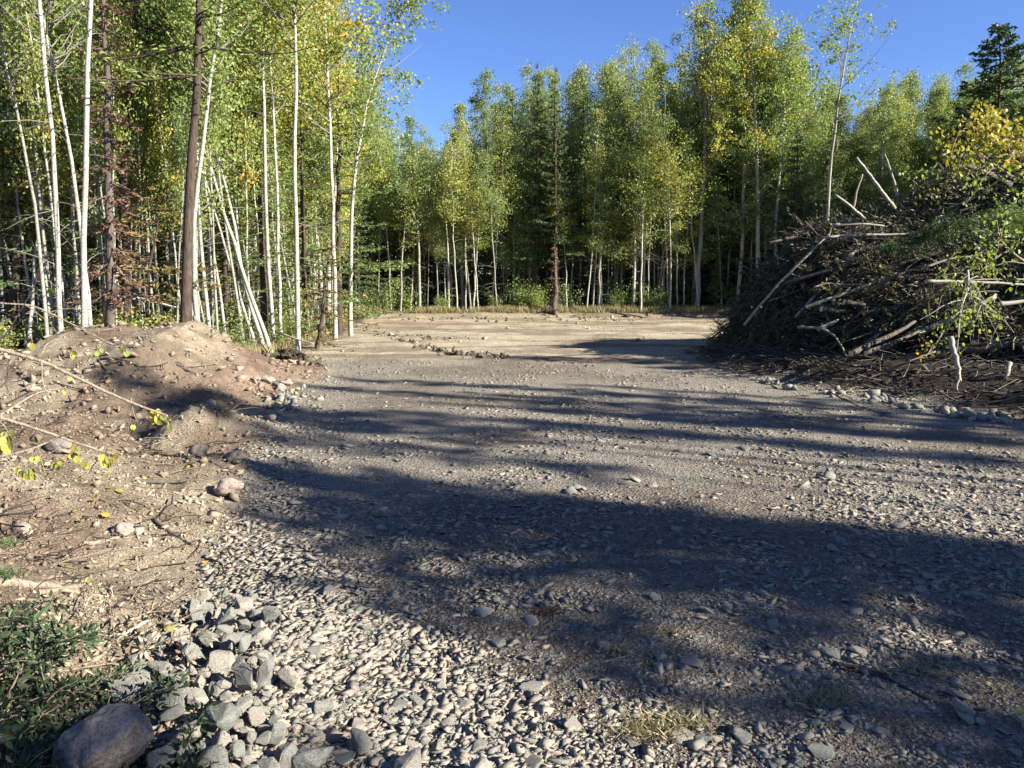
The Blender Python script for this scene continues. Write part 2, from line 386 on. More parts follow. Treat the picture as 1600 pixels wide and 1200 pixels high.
# ------------------------------------------------------------------ rocks
def hull_rock(seed, n=13, box=.55):
    g = np.random.default_rng(seed); p = g.uniform(-1, 1, (n, 3)); q = p / (np.abs(p).max(1, keepdims=True)); p = q * box + p / np.linalg.norm(p, axis=1, keepdims=True) * (1 - box)
    p *= g.uniform(.75, 1.0, (n, 1)); p *= np.array([1, g.uniform(.6, .9), g.uniform(.38, .7)])
    bm = bmesh.new()
    for v in p: bm.verts.new(v)
    rr = bmesh.ops.convex_hull(bm, input=bm.verts)
    for v in [v for v in bm.verts if not v.link_faces]: bm.verts.remove(v)
    bmesh.ops.triangulate(bm, faces=bm.faces)
    bmesh.ops.recalc_face_normals(bm, faces=bm.faces)
    bm.verts.index_update()
    V = np.array([v.co[:] for v in bm.verts]); Fc = np.array([[v.index for v in f.verts] for f in bm.faces]); bm.free()
    return V / 2, Fc
HULLS = [hull_rock(i, 11) for i in range(14)]
HULLS_BIG = [hull_rock(100 + i, 16, .7) for i in range(14)]
HULLS_SMALL = [hull_rock(200 + i, 7, .9) for i in range(12)]
HULLS_FLAT = [(V_ * [1.35, 1, .62], F_) for V_, F_ in [hull_rock(300 + i, 6 + i % 3, 1.0) for i in range(16)]]

def rock_mesh(name, seed, mat, sub=2, rough=.05, round_=0.0, pts=16):
    g = np.random.default_rng(seed); V, Fc = hull_rock(seed, pts, .75)
    bm = bmesh.new(); vs_ = [bm.verts.new(v) for v in V]
    for f in Fc: bm.faces.new([vs_[i] for i in f])
    bmesh.ops.dissolve_limit(bm, angle_limit=R(14), verts=bm.verts, edges=bm.edges)
    bmesh.ops.bevel(bm, geom=list(bm.edges), offset=.03, segments=1, affect='EDGES', profile=.6)
    bmesh.ops.triangulate(bm, faces=bm.faces)
    for _ in range(sub - (1 if not round_ else 0)):
        bmesh.ops.subdivide_edges(bm, edges=bm.edges, cuts=1, use_grid_fill=True)
        if round_:
            for v in bm.verts: v.co = v.co.lerp(v.co.normalized() * .45 * Vector((1, .85, .7)).length / 1.49, round_ * .5)
    from mathutils import noise
    for v in bm.verts: v.co += v.co.normalized() * rough * noise.noise(v.co * 4 + Vector((seed, 0, 0))) + v.co.normalized() * rough * .4 * noise.noise(v.co * 13)
    me = bpy.data.meshes.new(name); bm.to_mesh(me); bm.free(); me.materials.append(mat)
    if round_: me.polygons.foreach_set('use_smooth', np.ones(len(me.polygons), dtype=bool))
    return me

def rot_mats(n, g, flat=.5):
    """random z spin times a small tilt"""
    a = g.uniform(0, 2 * np.pi, n); t = g.normal(0, flat, n); b = g.uniform(0, 2 * np.pi, n)
    cz, sz = np.cos(a), np.sin(a); Rz = np.zeros((n, 3, 3)); Rz[:, 0, 0] = cz; Rz[:, 0, 1] = -sz; Rz[:, 1, 0] = sz; Rz[:, 1, 1] = cz; Rz[:, 2, 2] = 1
    ax = np.stack([np.cos(b), np.sin(b), np.zeros(n)], 1); K = np.zeros((n, 3, 3))
    K[:, 0, 2] = ax[:, 1]; K[:, 1, 2] = -ax[:, 0]; K[:, 2, 0] = -ax[:, 1]; K[:, 2, 1] = ax[:, 0]
    s_, c_ = np.sin(t)[:, None, None], np.cos(t)[:, None, None]
    Rt = np.eye(3)[None] + s_ * K + (1 - c_) * (K @ K)
    return Rt @ Rz

def scatter_hulls(name, X, Y, size, hulls, mat, g, sink=.15, flat=.35, zone=False, zoff=None, zmul=1.0):
    n = len(X); Z = height(X, Y) + (0 if zoff is None else zoff); kinds = g.integers(0, len(hulls), n); RM = rot_mats(n, g, flat)
    Vs, Fs, o = [], [], 0; Cs = []
    zc = zone_colour(X, Y) * zmul if zone else None
    for kd in range(len(hulls)):
        idx = np.where(kinds == kd)[0]
        if not len(idx): continue
        HV, HF = hulls[kd]
        V = np.einsum('nij,vj->nvi', RM[idx], HV) * size[idx][:, None, None]
        low = -V[:, :, 2].min(axis=1)
        V += np.stack([X[idx], Y[idx], Z[idx] + low * (1 - 2 * sink)], 1)[:, None, :]
        nv = len(HV); Fc = (HF[None] + (np.arange(len(idx)) * nv)[:, None, None]).reshape(-1, 3) + o
        Vs.append(V.reshape(-1, 3)); Fs.append(Fc); o += nv * len(idx)
        if zone: Cs.append(np.repeat(zc[idx], nv, axis=0))
    me = make_mesh(name, np.concatenate(Vs), [(np.concatenate(Fs), 0)], [mat], False, {'zone': np.concatenate(Cs)} if zone else None)
    return me

def screen_points(n, g, x0=-350, x1=1950, y0=520, y1=1290):
    px = g.uniform(x0, x1, n); py = g.uniform(y0, y1, n)
    x = (px - 800) / F; v = (600 - py) / F
    t = (0 - CAM_Z) / (-sp + v * cp); return x * t, (cp + v * sp) * t, px, py

# gravel on the road (uncountable)
g = np.random.default_rng(21)
X, Y, px, py = screen_points(105000, g)
le = left_edge(Y) - X; dr = X - right_edge(Y)
dens = (1 - smooth(-.05, .25, le)) * (1 - smooth(-.05, .5, dr)) * (1 - smooth(14, 18, Y) * .93)
patch = .10 + .85 * smooth(.42, .58, vnoise(X, Y, 1.0, 84 + 100) * .6 + vnoise(X, Y, 3.1, 8) * .4)
edge = np.exp(-(np.clip(-le, 0, 9) / .55) ** 2) + np.exp(-(np.clip(-dr, 0, 9) / .5) ** 2) * (Y > 6)
fore = (1 - smooth(.1, .7, (X + .9) - (3.6 - Y) * .8)) * (Y < 4.6) * smooth(.28, .46, vnoise(X, Y, 2.3, 58) * .65 + vnoise(X, Y, 6, 59) * .35)
litb = smooth(5.6, 6.2, X * N2[0] + Y * N2[1]) * (1 - smooth(8.0, 8.8, X * N2[0] + Y * N2[1])) * smooth(-1.5, 1.5, X)  # sunlit stripe between tree shadows: gravel laid denser here to brighten it
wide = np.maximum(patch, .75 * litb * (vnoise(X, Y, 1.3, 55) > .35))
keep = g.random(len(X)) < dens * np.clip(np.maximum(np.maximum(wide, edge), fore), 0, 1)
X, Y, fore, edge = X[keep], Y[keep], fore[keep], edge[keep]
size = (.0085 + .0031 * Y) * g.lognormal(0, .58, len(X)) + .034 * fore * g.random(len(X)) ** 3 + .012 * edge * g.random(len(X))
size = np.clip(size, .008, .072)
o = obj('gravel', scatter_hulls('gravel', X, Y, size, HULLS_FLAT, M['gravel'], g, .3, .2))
tag(o, 'grey and tan crushed gravel spread over the road', kind='stuff')

Xf, Yf, _, _ = screen_points(34000, g, -200, 1800, 700, 1290); kk = (left_edge(Yf) - Xf < .15) & (g.random(len(Xf)) < .35 + .65 * (vnoise(Xf, Yf, 2.0, 71) > .4)); Xf, Yf = Xf[kk], Yf[kk]
o = obj('fine_gravel', scatter_hulls('fine_gravel', Xf, Yf, (.0045 + .0016 * Yf) * g.lognormal(0, .4, len(Xf)), HULLS_FLAT, M['gravel'], g, .2, .4)); tag(o, 'fine grit between the larger stones of the road', kind='stuff')

# larger stones lying in the gravel, each its own object
shared_rocks = [make_mesh('stone', HV, [(HF, 0)], [M['rock']]) for HV, HF in HULLS_BIG]
detailed = [rock_mesh('stone', 500 + i, M['rock'], 2, .035, 0) for i in range(10)]
def place_stone(x, y, s, meshes, g_, label, group, sink=.25, tilt=.35, zadd=0.0, flat=1.0, cat='stone', name='stone'):
    me = meshes[int(g_.integers(len(meshes)))]
    o = obj(name, me); o.rotation_euler = (g_.normal(0, tilt), g_.normal(0, tilt), g_.uniform(0, 6.28)); o.scale = (s, s, s * flat)
    o.location = (x, y, gz(x, y) + s * .28 * flat * (1 - 2 * sink) + zadd)
    tag(o, label, cat, group); return o
g = np.random.default_rng(31)
# the heap beside the boulder (photo 200-440 x 900-1190)
cnt = 0; used = []
for (px, py, sz) in [(310, 950, .15), (350, 972, .14), (405, 1000, .15), (330, 1005, .12), (300, 1030, .15), (345, 1045, .14), (205, 1080, .16), (275, 1100, .13), (348, 1130, .15), (385, 1075, .13), (300, 1140, .12), (250, 1055, .12), (380, 940, .12), (285, 985, .13), (425, 960, .12), (490, 1160, .18), (560, 1130, .12), (640, 1165, .14), (260, 1175, .13), (330, 1185, .14), (420, 1190, .15), (455, 1060, .12), (505, 1085, .10), (755, 1175, .12)]:
    used.append((px, py, sz))
for _ in range(6000):
    if len(used) > 158: break
    py = g.uniform(915, 1215); px = g.normal(300 + (py - 900) * .10, 85)
    if not (195 < px < 450) or (px < 265 and py > 1095) or px > 400 + (py - 915) * .18 or px < 300 - (py - 915) * .9: continue
    s = g.uniform(.05, .125)
    if all((px - a) ** 2 + ((py - b) * 1.25) ** 2 > (360 * (s + c) * .33) ** 2 for a, b, c in used): used.append((px, py, s))
for px, py, s in used:
    x, y = on_ground(px, py, .1)
    heap = px < 480
    part_ = 'back edge' if py < 985 else ('middle' if py < 1080 else 'front')
    place_stone(x, y, s, detailed, g, 'angular grey stone at the ' + part_ + ' of the heap beside the brown boulder' if heap else 'large angular stone in the sunlit gravel right of the stone heap', 'angular stones at the ' + part_ + ' of the heap' if heap else 'larger stones in the sunlit gravel', .18, .6, g.uniform(0, .05) if heap else 0)
n_st = 0
while n_st < 120:
    px = g.uniform(330, 1600); py = g.uniform(690, 1195); x, y = on_ground(px, py)
    lit = px < 420 + (py - 800) * 1.15 or (px < 520 and py > 790)
    if x < left_edge(y) + .1 or g.random() > (.95 if lit else .45): continue
    s = g.uniform(.05, .10) if lit else g.uniform(.06, .125)
    if py < 860: s *= 1.25
    place_stone(x, y, s, detailed if py > 900 else shared_rocks, g,
                'flat pale stone bedded in the sunlit gravel ' + ('near the grey boulder on the bank' if py < 900 else 'right of the stone heap') if lit else 'flat grey stone bedded in the road gravel, ' + ('toward the right edge' if px > 1250 else 'at lower centre' if py > 960 else 'in the broad tree shadow'),
                'pale bedded stones ' + ('near the bank boulder' if py < 900 else 'right of the heap') if lit else 'grey bedded stones ' + ('toward the right edge' if px > 1250 else 'at lower centre' if py > 960 else 'in the broad tree shadow'), .33, .2, 0, .55)
    n_st += 1

# named boulders
def boulder(px, py, s, seed, label, mat='cobble', sink=.2, h=0.1, scale=(1, .85, .75), rnd=.75, rz=0., name='boulder'):
    x, y = on_terrain(px, py + 6)
    s = s * (.66 if s < .44 else .9)
    me = rock_mesh(name, seed, M[mat], 3, .09, rnd); o = obj(name, me)
    o.scale = (s * scale[0], s * scale[1], s * scale[2]); o.rotation_euler = (0, 0, rz); o.location = (x, y, gz(x, y) + s * scale[2] * .5 * (1 - 2 * sink))
    tag(o, label, 'boulder' if s > .2 else 'stone'); return o
o = boulder(172, 1208, .44, 12, 'large blocky brown boulder at the bottom left corner beside dark leaves', 'boulder', .1, .12, (.76, .72, .68), .36, .9)
boulder(358, 772, .34, 23, 'rounded grey boulder at the end of a stick on the bank edge', 'cobble', .1, .2, rz=.2)
boulder(193, 832, .2, 24, 'small round pinkish stone alone on the pale soil of the bank', 'cobble', .15, .3, (1, .9, .85), name='stone')
boulder(34, 830, .22, 25, 'elongated pinkish stone half buried at the left edge of the bank', 'cobble', .25, .35, (1.2, .7, .7), .8, -.5)
boulder(92, 705, .28, 26, 'brown rounded boulder behind the yellow leaves at left', 'boulder', .2, .4, (1.2, .8, .75))
boulder(330, 628, .22, 27, 'tan rounded boulder at the foot of the earth mound', 'cobble', .2, .2)
boulder(310, 708, .26, 28, 'pointed pink boulder in the shaded hollow below the small earth hump', 'boulder', .2, .05, (.9, .7, .9), .5)
boulder(212, 538, .20, 29, 'pale stone high on the crest of the earth mound', 'cobble', .25, .9, (1.2, .8, .8), .5)
boulder(292, 546, .20, 30, 'grey stone on the right shoulder of the earth mound', 'cobble', .25, .7, (1.3, .8, .8), .4)
boulder(420, 592, .36, 31, 'pale blocky boulder largest of those at the right foot of the mound', 'cobble', .2, .2, (1, .8, .6), .5)
boulder(400, 590, .26, 32, 'small pale boulder left of the largest one at the mound foot', 'cobble', .2, .2, (1, .8, .6), .5)
boulder(448, 596, .30, 33, 'flat pale boulder right of the largest one at the mound foot', 'cobble', .2, .15, (1.2, .8, .5), .5)
boulder(368, 720, .36, 34, 'dark angular boulder where the shaded hollow meets the road', 'boulder', .15, 0, (1, .7, .8), .2)
boulder(60, 990, .10, 35, 'small orange stone on shaded red soil at the left', 'cobble', .1, .3, name='stone')
boulder(52, 606, .26, 36, 'dusty stone on the left flank of the earth mound', 'cobble', .3, .3, (1.3, .8, .6))

# soil clods over bank, mound, pile apron and pad
g = np.random.default_rng(41)
X, Y, px, py = screen_points(90000, g, -300, 1800, 485, 1250)
le = left_edge(Y) - X; dr = X - right_edge(Y)
ok = (g.random(len(X)) < smooth(-.1, .1, le) * (1 - smooth(14, 17, Y)) * (.45 + .55 * (vnoise(X, Y, 1.5, 7) > .45))) | (g.random(len(X)) < smooth(-.1, .3, dr) * (Y < 20) * .7) | (g.random(len(X)) < .10 * (Y > 15) * (Y < 34) * (vnoise(X * .4, Y, 1.1, 66) > .6))
X, Y = X[ok], Y[ok]; size = np.clip((.004 + .0028 * Y) * g.lognormal(0, .62, len(X)) * (1 + .5 * (Y > 8) * (Y < 14) * (X < -2.5)), .007, .22)
o = obj('soil_clods', scatter_hulls('soil_clods', X, Y, size, HULLS_SMALL, M['clod'], g, .25, .6, True))
tag(o, 'crumbled brown soil clods over the bank and mound', kind='stuff')

# ridges of turned clods on the graded pad
g = np.random.default_rng(43); xs, ys, ss = [], [], []
for (a, b, n, s0) in [((560, 510), (680, 548), 90, .10), ((600, 520), (690, 533), 60, .10), ((675, 550), (790, 560), 120, .13), ((395, 552), (500, 575), 160, .13), ((440, 548), (470, 560), 80, .12), ((1120, 510), (1160, 530), 60, .13), ((930, 500), (990, 505), 30, .1), ((570, 497), (800, 500), 120, .12), ((820, 500), (1140, 494), 150, .12)]:
    t = g.random(n); qx = a[0] + (b[0] - a[0]) * t + g.normal(0, 6, n); qy = a[1] + (b[1] - a[1]) * t + g.normal(0, 2, n)
    for i in range(n):
        x, y = on_ground(qx[i], qy[i]); xs.append(x); ys.append(y); ss.append(s0 * g.lognormal(0, .4))
o = obj('turned_earth', scatter_hulls('turned_earth', np.array(xs), np.array(ys), np.array(ss) * .9, HULLS_SMALL, M['clod'], g, .2, .6, True, None, .32))
tag(o, 'dark turned clods in the machine tracks', kind='stuff')

# pale rocks along the far edge of the road, below the pile, and by the mound foot
g = np.random.default_rng(47)
for i in range(46):
    t = g.random(); px = 1190 + 400 * t; py = 596 + (661 - 596) * t + g.normal(0, 4)
    x, y = on_ground(px, py); place_stone(x, y, g.uniform(.10, .2), shared_rocks, g, 'pale rock in the row along the road edge below the brush pile', 'rocks along the road edge below the pile', .2, .4, name='rock', cat='rock')
for i in range(26):
    px = g.uniform(400, 500); py = 612 + g.normal(0, 9); x, y = on_ground(px, py, .1)
    place_stone(x, y, g.uniform(.08, .2), shared_rocks, g, 'pale stone scattered at the right foot of the earth mound', 'stones at the right foot of the mound', .25, .4, name='rock', cat='rock')

# ------------------------------------------------------------------ trees
def trunk_path(H, g, wob=.25, lean=(0, 0), n=12):
    z = np.linspace(0, H, n); w_ = np.cumsum(g.normal(0, wob / n ** .5, (n, 2)), axis=0); w_ -= w_[0]; w_ *= np.linspace(.3, 1, n)[:, None]
    return np.stack([w_[:, 0] + lean[0] * z / H, w_[:, 1] + lean[1] * z / H, z], 1)

def along(path, z):
    """point on the path at height z"""
    z = np.asarray(z); return np.stack([np.interp(z, path[:, 2], path[:, i]) for i in range(3)], -1)

def aspen_meshes(seed, H=13., base=.36, rad=1.5, nb=58, nleaf=8000, leaf=.085, r0=None, path=None, leafmat='leaf', bark='bark_white', dead=8, gold=0.0, droop=0.0, spread=.2):
    g = np.random.default_rng(seed)
    if path is None: path = trunk_path(H, g)
    H = path[-1, 2]; z0 = path[0, 2]; L = H - z0
    r0 = r0 or H * .0055; k = len(path)
    zf = (path[:, 2] - z0) / L
    rr = r0 * (1 - zf) ** .8 + .008; rr[0] *= 1.1
    tv, tf = tubes(path[None], rr[None], 8)
    # limbs
    hb = z0 + L * (base + (1 - base) * g.random(nb) ** .9 * .97); a = g.uniform(0, 6.283, nb)
    f = (hb - z0 - base * L) / (L * (1 - base))
    ln = rad * (.35 + 1.0 * np.sin(np.pi * np.clip(f * .85 + .12, 0, 1)) ** .8) * g.uniform(.6, 1.25, nb) * (1 - .62 * f)
    el = np.radians(g.uniform(15, 50, nb) + 15 * f)
    st = along(path, hb); d = np.stack([np.cos(a) * np.cos(el), np.sin(a) * np.cos(el), np.sin(el)], 1)
    t = np.linspace(0, 1, 4)[None, :, None]
    BP = st[:, None] + d[:, None] * ln[:, None, None] * t + np.array([0, 0, 1.]) * (ln[:, None, None] * (.18 - droop) * t ** 2) + g.normal(0, .05, (nb, 4, 3)) * t
    br = np.clip(r0 * .28 * (1 - f) + .007, .006, .04)[:, None] * np.linspace(1, .25, 4)[None]
    bv, bf = tubes(BP, br, 4)
    parts = [(tv, tf), (bv, bf)]
    # dead bare twigs lower down
    if dead:
        hd = z0 + L * g.uniform(.12, base + .1, dead); ad = g.uniform(0, 6.283, dead); sd_ = along(path, hd)
        dd = np.stack([np.cos(ad), np.sin(ad), g.uniform(-.3, .6, dead)], 1); ld = g.uniform(.3, 1.0, dead)
        DP = sd_[:, None] + dd[:, None] * ld[:, None, None] * t - np.array([0, 0, .25]) * ld[:, None, None] * t ** 2
        parts.append(tubes(DP, np.full((dead, 1), .009) * np.linspace(1, .3, 4)[None], 4))
    TV, TF = join(parts); n_main = len(tf)
    # clumps of leaves on side twigs along each limb
    nc = nb * 9; bi = np.repeat(np.arange(nb), 9); u = g.uniform(.25, 1.08, nc)
    seg = np.clip(u, 0, .999) * 3; s0 = seg.astype(int); fr = (seg - s0)[:, None]
    C = BP[bi, s0] * (1 - fr) + BP[bi, s0 + 1] * fr + g.normal(0, 1, (nc, 3)) * (ln[bi] * .16 + .05)[:, None] * np.array([1, 1, .8])
    wgt = (ln[bi] * g.lognormal(0, .7, nc)); wgt /= wgt.sum()
    ci = g.choice(nc, nleaf, p=wgt)
    P = C[ci] + g.normal(0, spread * .75, (nleaf, 3)) * np.array([1, 1, .85])
    ax = rand_dirs(nleaf, g); ax[:, 2] -= .5; ax /= np.linalg.norm(ax, axis=1, keepdims=True)
    ls = leaf * g.uniform(.7, 1.25, nleaf)
    lv, lf = blades(P, ax, ls, ls * .85, g)
    me_t = make_mesh('trunk', TV, [(TF[:n_main], 0), (TF[n_main:], 1)], [M[bark], M['limb']], True)
    if gold > 0:
        clump_gold = g.random(nc) < gold; gi = clump_gold[ci]
        me_c = make_mesh('crown', lv, [(lf[~gi], 0), (lf[gi], 1)], [M[leafmat], M['leaf_gold']])
    else: me_c = make_mesh('crown', lv, [(lf, 0)], [M[leafmat]])
    return me_t, me_c

def conifer_meshes(seed, H=10., base=.1, rad=1.6, dens=1.0, needle='needle', bark='bark_dark', path=None, r0=None, step=.30, nl=.13, ragged=.25, droop=.25, top=1.0, nw=.024, shape=.85):
    g = np.random.default_rng(seed)
    if path is None: path = trunk_path(H, g, .1)
    H = path[-1, 2]; z0 = path[0, 2]; L = H - z0; r0 = r0 or L * .011 + .02
    zf = (path[:, 2] - z0) / L
    tv, tf = tubes(path[None], (r0 * (1 - zf) ** .9 + .01)[None], 8)
    hs = []
    z = z0 + L * base
    while z < z0 + L * top * .985: hs += [z] * int(g.integers(4, 7)); z += step * g.uniform(.7, 1.3)
    hs = np.array(hs) + g.normal(0, .05, len(hs)); nb = len(hs); a = g.uniform(0, 6.283, nb)
    f = np.clip((hs - z0 - L * base) / (L * (1 - base)), 0, 1)
    ln = rad * ((1 - f) ** shape * .95 + .06) * (1 + g.normal(0, ragged, nb)).clip(.3, 1.7)
    d = np.stack([np.cos(a), np.sin(a), np.zeros(nb)], 1); st = along(path, hs.clip(z0, H))
    k = 6; t = np.linspace(0, 1, k)[None, :, None]
    BP = st[:, None] + d[:, None] * ln[:, None, None] * t + np.array([0, 0, 1.]) * ln[:, None, None] * ((.45 * f[:, None, None] - .05) * t - droop * t ** 1.2 + .18 * t ** 3)
    bv, bf = tubes(BP, (np.clip(.012 + .006 * ln, .01, .03)[:, None] * np.linspace(1, .25, k)[None]), 4)
    # side twigs in a flat spray
    tpb = np.maximum(3, (ln * 13 * dens).astype(int)); bi = np.repeat(np.arange(nb), tpb); nt_ = len(bi)
    u = g.uniform(.12, 1, nt_); seg = (u * (k - 1)).clip(0, k - 1.001); s0 = seg.astype(int); fr = (seg - s0)[:, None]
    C = BP[bi, s0] * (1 - fr) + BP[bi, s0 + 1] * fr
    side = np.stack([-d[bi, 1], d[bi, 0], np.zeros(nt_)], 1) * np.where(g.random(nt_) < .5, -1, 1)[:, None]
    td = side * .8 + d[bi] * .65 + g.normal(0, .18, (nt_, 3)); td[:, 2] -= .15; td /= np.linalg.norm(td, axis=1, keepdims=True)
    tl = ln[bi] * .34 * (1.1 - u) + .10; tl *= g.uniform(.6, 1.3, nt_)
    npt = 4; ii = np.repeat(np.arange(nt_), npt); v = g.uniform(.05, 1, len(ii))
    P = C[ii] + td[ii] * (tl[ii] * v)[:, None] + g.normal(0, .012, (len(ii), 3))
    na = td[ii] + rand_dirs(len(ii), g) * .75; na /= np.linalg.norm(na, axis=1, keepdims=True)
    q = nl * g.uniform(.7, 1.3, len(ii)); lv, lf = blades(P, na, q, np.full(len(ii), nw) * g.uniform(.8, 1.5, len(ii)), g)
    TV, TF = join([(tv, tf), (bv, bf)])
    return make_mesh('trunk', TV, [(TF, 0)], [M[bark]], True), make_mesh('crown', lv, [(lf, 0)], [M[needle]])

def sector(x, y):
    px = 800 + F * x / y
    for lim, word in ((560, 'beyond the left stand'), (690, 'in the dim corner left of the skyline notch'), (790, 'below the skyline notch'), (845, 'under the highest middle crown'), (930, 'around the rusty snag'), (1040, 'right of the rusty snag'), (1140, 'around the tall pale aspen right of centre'), (1240, 'around the yellowing tall aspen'), (1400, 'above the flat shoulder of the brush pile')):
        if px < lim: return word
    return 'above the right end of the brush pile'
def lsector(x, y):
    px = 800 + F * x / y
    for lim, word in ((0, 'at the far left border'), (160, 'around the two smooth white trunks'), (270, 'around the brown broomed conifer'), (350, 'behind the stout dark trunk'), (430, 'behind the leaning white poles'), (500, 'behind the straight white aspen'), (560, 'beside the feathery fir')):
        if px < lim: return word
    return 'at the right end of the left stand'
front_row = []
def tree(name, meshes, loc, rz, scale, label, cat, group=None, sxy=None, tilt=(0, 0)):
    o = empty(name, loc, rz); o.rotation_euler = (tilt[0], tilt[1], rz); s = scale; o.scale = (sxy or s, sxy or s, s)
    obj('trunk', meshes[0], o); obj('crown', meshes[1], o); tag(o, label, cat, group); return o

# skyline of the photograph: the height trees may reach at a given bearing
SK = np.array([(-200, -260), (0, -240), (480, -160), (545, -70), (575, 30), (600, 130), (640, 150), (665, 160), (690, 205), (705, 180), (740, 150), (765, 112), (790, 140), (815, 95), (850, 58), (880, 95), (905, 110), (950, 92), (985, 98), (1000, 88), (1018, 85), (1040, 118), (1065, 60), (1095, 8), (1120, 25), (1160, -10), (1185, -5), (1215, 60), (1235, 45), (1262, 140), (1300, 165), (1345, 150), (1385, 125), (1420, 150), (1450, 115), (1500, 95), (1530, 90), (1600, 100), (1700, 90), (1900, 40)])
def max_top(x, y): return CAM_Z + (440 - np.interp(800 + F * x / y, SK[:, 0], SK[:, 1])) / F * y * 1.0

FAR = [aspen_meshes(1000 + i, 13 + (i % 3) * .5, [.22, .32, .17, .38][i % 4], 1.3 + .12 * (i % 4), 70, 15000, .084, leafmat='leaf_green', bark='bark_grey' if i % 3 == 0 else 'bark_white', gold=[0, .02, 0, .04][i % 4], spread=.15 + .04 * (i % 4)) for i in range(9)]
LEFT = [aspen_meshes(1100 + i, 14, [.20, .28, .15, .34][i % 4], 1.55, 76, 21000, .068, leafmat='leaf', gold=[.05, .16, .1, .32][i % 4], dead=14) for i in range(6)]
POLE = [aspen_meshes(1200 + i, 8.5 + i % 3, [.5, .4, .3][i % 3], .8, 30, 2600, .08, r0=.035 + .006 * (i % 3), leafmat='leaf' if i % 2 else 'leaf_green', bark='bark_white' if i % 2 else 'bark_grey', dead=12, gold=.06) for i in range(6)]
SPRUCE = [conifer_meshes(1300 + i, 10, .03, 1.7, 1.15, 'needle', nw=.04, nl=.15) for i in range(4)]
PINE = [conifer_meshes(1350 + i, 12, .30, 1.5, 1.25, 'needle', ragged=.35, droop=.05, step=.42, nw=.034) for i in range(3)]
FIR = [conifer_meshes(1380 + i, 10, .08, 1.8, 1.05, 'needle_light', droop=.18, step=.34) for i in range(3)]

g = np.random.default_rng(77)
placed = []
def free(x, y, d): return all((x - a) ** 2 + (y - b) ** 2 > d * d for a, b in placed)
# far stand --------------------------------------------------
n = 0; tries = 0
while n < 185 and tries < 9000:
    tries += 1
    y = 35.6 + 24 * g.random() ** 1.35; x = g.uniform(-.62, .74) * y
    if x < -.25 * y and y < 38: continue
    if x > .36 * y and False: continue
    if not free(x, y, .85 + .02 * (y - 35)): continue
    mt = max_top(x, y); H = min(mt * (1 - .28 * g.random() ** 1.4) - gz(x, y), 16.5)
    if H < 6: continue
    m = FAR[int(g.integers(len(FAR)))]; s = H / m[0].vertices[-1].co.z if False else H / 13.6
    front = y < 38.2; placed.append((x, y))
    ft = tree('aspen_tree', m, (x, y, gz(x, y) - .05), g.uniform(0, 6.28), s,
         'pale trunked front aspen of the far stand' if front else 'green aspen deep in the far stand, ' + sector(x, y),
         'tree', 'aspens in the far stand, front row' if front else 'aspens deep in the far stand ' + sector(x, y), sxy=s * g.uniform(.8, 1.1), tilt=(g.normal(0, .02), g.normal(0, .02)))
    if front: front_row.append((800 + F * x / y, ft))
    n += 1
ORD = ['leftmost', 'second', 'third', 'fourth', 'fifth', 'sixth', 'seventh', 'eighth', 'ninth', 'tenth', 'eleventh', 'twelfth', 'thirteenth', 'fourteenth', 'fifteenth', 'sixteenth', 'seventeenth', 'eighteenth', 'nineteenth', 'twentieth'] + ['twenty-' + k for k in ('first', 'second', 'third', 'fourth', 'fifth', 'sixth', 'seventh', 'eighth', 'ninth')] + ['thirtieth'] + ['thirty-' + k for k in ('first', 'second', 'third', 'fourth', 'fifth')]
for i_, (px_, o_) in enumerate(sorted(front_row, key=lambda t_: t_[0])):
    o_['label'] = 'green aspen in the front row of the far stand, ' + ORD[min(i_, len(ORD) - 1)] + (' from the left' if i_ else ' one')
# right hand stand behind the brush pile
n = 0
while n < 44:
    y = g.uniform(29, 46); x = g.uniform(.38, .86) * y
    if x * N2[0] + y * N2[1] < 37 or not free(x, y, 1.3): continue
    H = min(max_top(x, y) * (1 - .2 * g.random()), 14); placed.append((x, y)); m = FAR[int(g.integers(len(FAR)))]
    tree('aspen_tree', m, (x, y, gz(x, y) - .05), g.uniform(0, 6.28), H / 13.6, 'green aspen in the stand behind the brush pile', 'tree', 'aspens behind the brush pile', sxy=H / 13.6 * g.uniform(.95, 1.25)); n += 1
# thin poles in the far stand
n = 0
while n < 235:
    y = 35.2 + 14 * g.random() ** 1.5; x = g.uniform(-.3, .5) * y
    if not free(x, y, .3): continue
    placed.append((x, y)); m = POLE[int(g.integers(6))]; H = min(g.uniform(5, 9.5), max_top(x, y) - 1)
    tree('young_aspen', m, (x, y, gz(x, y) - .05), g.uniform(0, 6.28), H / 9.5, 'thin aspen sapling in the far stand, ' + sector(x, y), 'tree', 'thin far saplings ' + sector(x, y), sxy=g.uniform(.7, 1.1), tilt=(g.normal(0, .05), g.normal(0, .05))); n += 1
